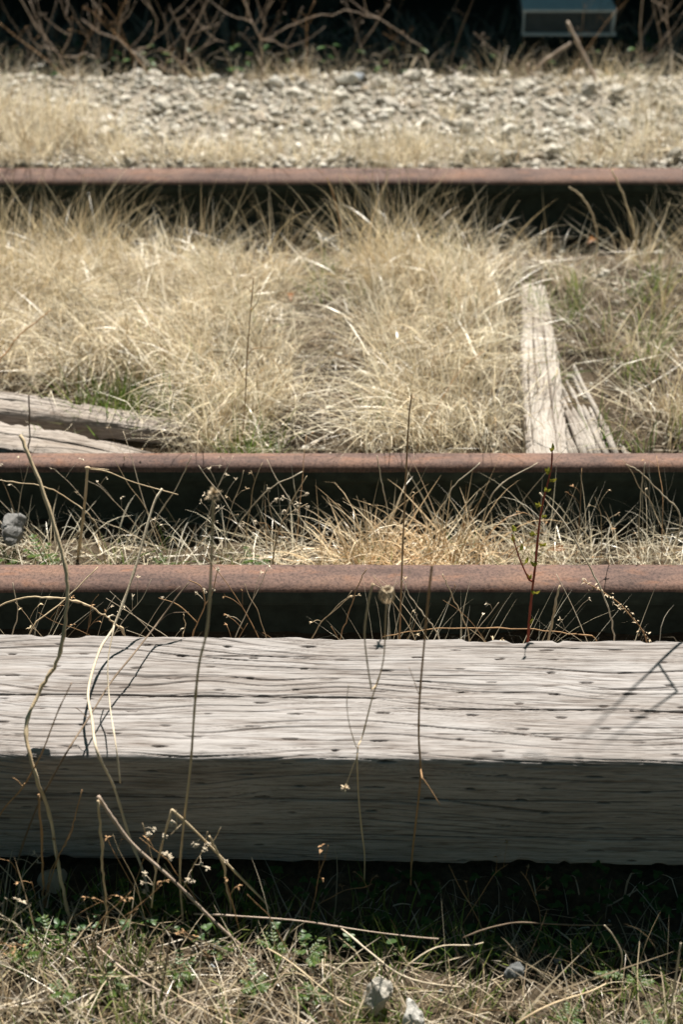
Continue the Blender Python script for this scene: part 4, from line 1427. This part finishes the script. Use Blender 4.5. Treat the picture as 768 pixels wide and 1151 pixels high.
e, C, B = weed('seed_pod_weed', 'sparse dry weed with pale pods in front of the middle rail, left of centre', 'weed', 'stem',
               [(306, 640), (310, 610), (318, 585), (330, 560), (345, 535)],
               [([(310, 610), (290, 596), (272, 586)], 2.0, 2.0, 1.4, 1.0), ([(318, 585), (330, 574), (346, 566)], 2.0, 2.0, 1.3, .9), ([(314, 598), (304, 575), (300, 545)], 2.0, 2.0, 1.2, .8)], 2.0, 2.0, 2.0, 1.3)
podded(e, C, [C] + B, [(310, 562), (320, 575), (335, 567), (345, 555), (272, 590), (287, 587), (318, 560), (333, 574), (302, 550), (346, 570)], 2.0, .0030, .0052)
e, C, B = weed('seed_pod_weed', 'drooping dry weed with a few pale pods in the dark gap behind the timber', 'weed', 'brown_stem',
               [(216, 722), (222, 700), (230, 680), (226, 660), (212, 652)],
               [([(230, 680), (238, 668), (244, 642)], 1.73, 1.73, 1.4, .9), ([(222, 700), (200, 680), (178, 672)], 1.73, 1.73, 1.4, .9)], 1.73, 1.73, 2.0, 1.2)
podded(e, C, [C] + B, [(220, 667), (230, 664), (240, 663), (245, 640), (182, 672)], 1.73)
for j, (pp, lab) in enumerate([([(383, 722), (392, 690), (404, 655), (412, 640)], 'reddish straw leaning right in the dark gap, left of the caged seed head'),
                               ([(495, 722), (480, 695), (462, 672), (452, 650)], 'pale straw leaning left in the dark gap beside the very tall thin stem'),
                               ([(528, 720), (518, 690), (505, 662), (498, 645)], 'thin straw leaning left in the dark gap, left of the sapling'),
                               ([(672, 722), (640, 712), (575, 706), (480, 708), (430, 716)], 'long straw bowing low over the back edge of the timber'),
                               ([(13, 720), (20, 690), (14, 655)], 'thin straw standing in the dark gap at the left edge'),
                               ([(205, 722), (208, 705), (206, 690)], 'short straw stub in the dark gap left of the fluffy stalk')]):
    stalk('grass_stem', lab, 'straw', ['brown_stem', 'pale_stem', 'stem'][j % 3], pp, 1.74, 1.76, 1.8, 1.1)

# dead leaves
for i, (px, py, z, lab) in enumerate([(635, 617, 0.03, 'curled orange dead leaf in the narrow strip beside the sapling'),
                                      (325, 330, 0.06, 'brown dead leaf caught in the straw at the top of the bed'),
                                      (668, 268, 0.04, 'rusty dead leaf in the grass in front of the far rail')]):
    p = on(px, py, z)
    mb = MB(); mb.leaf((0, 0, 0), (random.uniform(-1, 1), random.uniform(-1, 1), .3), (0.2, -.4, 1), 0.032, 0.017, .6, .5, 6)
    o = mb.build('dead_leaf', M['deadleaf']); o.location = [float(v) for v in p]
    tag(o, lab, 'leaf')


# ------------------------------------------------------------------ bare shrubs at the back
def shrub(label, stem, branches, Y=4.62, w0=6, w1=4, mat='twig'):
    bs = [(b, Y, Y + random.uniform(-.06, .06), ww * 0.30, ww * 0.15) for b, ww in branches]
    e, C, B = weed('bare_shrub', label, 'shrub', mat, stem, bs, Y, Y + 0.03, w0 * 0.46, w1 * 0.30, n=0)
    # fine side twigs
    for A in [C] + B:
        for j in range(2):
            k = random.randrange(len(A) // 3, len(A))
            d = np.array([random.uniform(-1, 1), random.uniform(-.4, .4), random.uniform(.2, 1)])
            d /= np.linalg.norm(d)
            P = catmull([A[k], A[k] + d * .05, A[k] + d * random.uniform(.09, .15) + np.array([0, 0, .02])], 3)
            MB().tube(P, np.linspace(.0013, .0006, len(P)), 5).build('twig', M[mat], e, C[0])


shrub('bare shrub with a tall forking stem, left of the arched branch', [(212, 92), (208, 70), (210, 45), (224, 20), (240, -15)],
      [([(210, 45), (200, 30), (193, 10)], 4), ([(214, 40), (230, 32), (243, 28)], 4), ([(208, 70), (190, 60), (176, 56)], 4), ([(208, 62), (228, 52), (252, 46)], 3.5)], 4.62, 6, 4.5)
shrub('bare shrub with criss-crossing stems between the left corner and the forking shrub', [(172, 88), (150, 60), (133, 44), (110, 36), (92, 22)],
      [([(133, 44), (138, 20), (146, -8)], 5), ([(150, 60), (172, 45), (176, 20), (160, -10)], 5), ([(110, 36), (112, 14), (104, 4)], 4), ([(172, 70), (200, 84), (222, 96)], 4)], 4.66, 5, 4)
shrub('bare shrub of long straight stems in the top left corner', [(75, 80), (62, 56), (40, 30), (18, -10)],
      [([(72, 66), (95, 60), (118, 68)], 4), ([(62, 56), (50, 50), (36, 58)], 3.5), ([(75, 60), (80, 30), (62, -10)], 4)], 4.64, 5, 4)
shrub('bare reddish shrub with a long branch arching to the right, top centre', [(295, 92), (294, 66), (293, 44), (282, 22), (270, -15)],
      [([(293, 44), (298, 20), (305, -10)], 5), ([(294, 46), (312, 38), (345, 20), (390, 12), (425, 20), (455, 40), (478, 57)], 4.5),
       ([(293, 44), (310, 46), (322, 54), (330, 50)], 4), ([(282, 22), (276, 22), (268, 20)], 3.5)], 4.60, 5, 5, 'twig')
shrub('bare upright stem with a pale crooked foot at the top right', [(714, 85), (722, 66), (720, 30), (724, -15)],
      [([(722, 66), (735, 62), (744, 50)], 5), ([(744, 50), (738, 20), (732, -10)], 4)], 4.70, 5, 4.5)
shrub('thin bare stems at the top right corner', [(760, 90), (756, 60), (750, 20), (752, -15)], [([(752, 30), (742, 14), (735, -8)], 4)], 4.70, 4, 3)
stalk('fallen_twig', 'straight twig slanting in front of the steel box', 'twig', 'twig', [(680, 110), (668, 85), (652, 52), (638, 24)], 4.50, 4.62, 4.5, 4.0, None, .3, .08)
stalk('fallen_twig', 'shaded twig slanting right below the steel box', 'twig', 'twig', [(598, 92), (602, 78), (622, 62), (642, 48)], 4.62, 4.66, 4, 3, None, .3, .05)
stalk('weed_stalk', 'short pale stub on the gravel below the left of the steel box', 'stalk', 'twig', [(596, 108), (595, 88), (593, 72)], 4.58, 4.58, 4, 4.5, None, .3, .08)
p = at(693, 57, 4.85)
o = MB().box((-.032, 0, -.028), (.032, .06, .022)).build('concrete_block', M['concrete'], None, p, smooth=False)
bv = o.modifiers.new('bevel', 'BEVEL'); bv.width = 0.005; bv.segments = 2
tag(o, 'small grey block on a stake beside the steel box', 'block')


# ------------------------------------------------------------------ loose thin stems that nothing tells apart
def thin_stem(p, az, lean, L, r0, mat, label, cat, group, twigs=2, seed=0):
    q = random.Random(seed)
    P = [np.array(p, float)]; n = 7
    a = az
    for k in range(n):
        t = lean + 0.5 * (k / n) * q.uniform(0.2, 1.2)
        a += q.uniform(-.12, .12)
        P.append(P[-1] + np.array([math.sin(t) * math.cos(a), math.sin(t) * math.sin(a), math.cos(t)]) * L / n)
    C = catmull(P, 3)
    mb = MB().tube(C, np.linspace(r0, r0 * 0.45, len(C)), 5)
    for j in range(twigs):
        k = q.randrange(len(C) // 2, len(C) - 1)
        d = np.array([q.uniform(-1, 1), q.uniform(-.5, .5), q.uniform(.3, 1)]); d /= np.linalg.norm(d)
        e_ = C[k] + d * L * q.uniform(.08, .22)
        mb.tube(catmull([C[k], (C[k] + e_) / 2 + np.array([0, 0, .004]), e_], 3), r0 * 0.35, 4)
        for _ in range(3):
            mb.leaf(e_, d + np.array([q.gauss(0, .6), q.gauss(0, .6), q.gauss(0, .6)]), (0.2, .3, 1), .006, .0028, .3, .4, 2)
    o = mb.build('dry_weed', M[mat], None, C[0])
    return tag(o, label, cat, group)


for i in range(30):
    x = random.uniform(-0.56, -0.10) if i < 24 else random.uniform(-0.1, 0.5)
    y = random.uniform(1.19, 1.34)
    thin_stem((x, y, float(ground_z(x, y)) - .004), random.choice([2.8, 3.3, 0.2, -0.3, 4.4, 5.0]), random.uniform(.05, .7), random.uniform(.07, .20), random.uniform(.0006, .0012),
              random.choice(['stem', 'brown_stem', 'pale_stem', 'brown_stem']), 'thin dry stem rising from the foreground ground in front of the shaded timber', 'stem', 'thin dry stems in front of the timber', random.randrange(0, 4), i)
for i in range(44):
    x = random.uniform(-0.68, 0.70); y = random.uniform(1.99, 2.15)
    thin_stem((x, y, float(ground_z(x, y)) - .004), random.uniform(0, 6.28), random.uniform(.05, .8), random.uniform(.12, .27), random.uniform(.0006, .0012),
              random.choice(['stem', 'pale_stem', 'brown_stem', 'pale_stem']), 'thin dry stem among the straw in the narrow strip between the near and middle rails', 'stem', 'thin dry stems between the near and middle rails', random.randrange(0, 4), 100 + i)
for i in range(24):
    x = random.uniform(-0.52, 0.55); y = random.uniform(1.70, 1.80)
    thin_stem((x, y, float(ground_z(x, y)) - .004), random.choice([0, 3.14]) + random.uniform(-.5, .5), random.uniform(.05, .6), random.uniform(.14, .28), random.uniform(.0006, .0012),
              random.choice(['stem', 'pale_stem', 'brown_stem']), 'thin dry stem standing in the dark gap between timber and near rail', 'stem', 'thin dry stems behind the timber', random.randrange(0, 4), 200 + i)
for i in range(46):
    x = random.uniform(-1.35, 1.45); y = random.uniform(4.45, 5.0)
    thin_stem((x, y, float(ground_z(x, y)) - .004), random.uniform(0, 6.28), random.uniform(.1, .9), random.uniform(.15, .45), random.uniform(.0008, .0017),
              random.choice(['twig', 'brown_stem', 'dark_stem', 'dark_stem']), 'thin bare twig of the undergrowth behind the gravel bank', 'twig', 'thin twigs of the undergrowth behind the gravel bank', 4, 300 + i)
G = Grass()
mat_layer(G, 3600, (-2.0, 2.0), (4.55, 5.6), (0.04, 0.2), (0.002, 0.006), None, None, lift=0.10, tilt=(0.9, 1.7))
G.build('plant_litter', M['grey'], 'dim dead undergrowth and litter in the shade behind the gravel bank', 'litter')
mb = MB(); r = random.Random(8)
for i in range(420):
    x = r.uniform(-1.8, 1.8); y = r.uniform(4.55, 5.4); z = float(ground_z(x, y)) + r.uniform(.01, .12)
    a = r.uniform(0, 6.28)
    mb.leaf((x, y, z), (math.cos(a), math.sin(a), r.uniform(-.4, .6)), (0, 0, 1), r.uniform(.02, .04), r.uniform(.012, .022), .3, .3, 3)
tag(mb.build('undergrowth', M['clover']), 'dark green leaves of the undergrowth behind the gravel bank', 'undergrowth', None, 'stuff')

# branching twig standing just right of the picture: its shadow falls on the right end of the timber
sd_ = -np.array(SUN_DIR[:]) / -SUN_DIR.y
sd_ = np.array([0.24, 1.0, 1.55])
top = [on(748, 738, 0.21) + sd_ * 0.22, on(715, 770, 0.21) + sd_ * 0.42, on(655, 830, 0.21) + sd_ * 0.85]
c0 = np.array([top[0][0] + 0.11, 1.745, -0.01])
e = empty('weed_stalk', c0, 'tall branching bare stalk behind the timber at its right end', 'stalk')
C = catmull([c0, (c0 + top[0]) / 2 + np.array([0.02, 0, 0.03]), top[0], top[1], top[2]], 6)
MB().tube(C, np.linspace(.0026, .0014, len(C)), 6).build('stem', M['stem'], e, c0)
B_ = catmull([on(762, 776, 0.21) + sd_ * 0.30, on(715, 810, 0.21) + sd_ * 0.55, on(672, 842, 0.21) + sd_ * 0.80], 6)
B_ = np.concatenate([[C[13]], B_])
MB().tube(B_, np.linspace(.0020, .0010, len(B_)), 6).build('branch', M['stem'], e, c0)
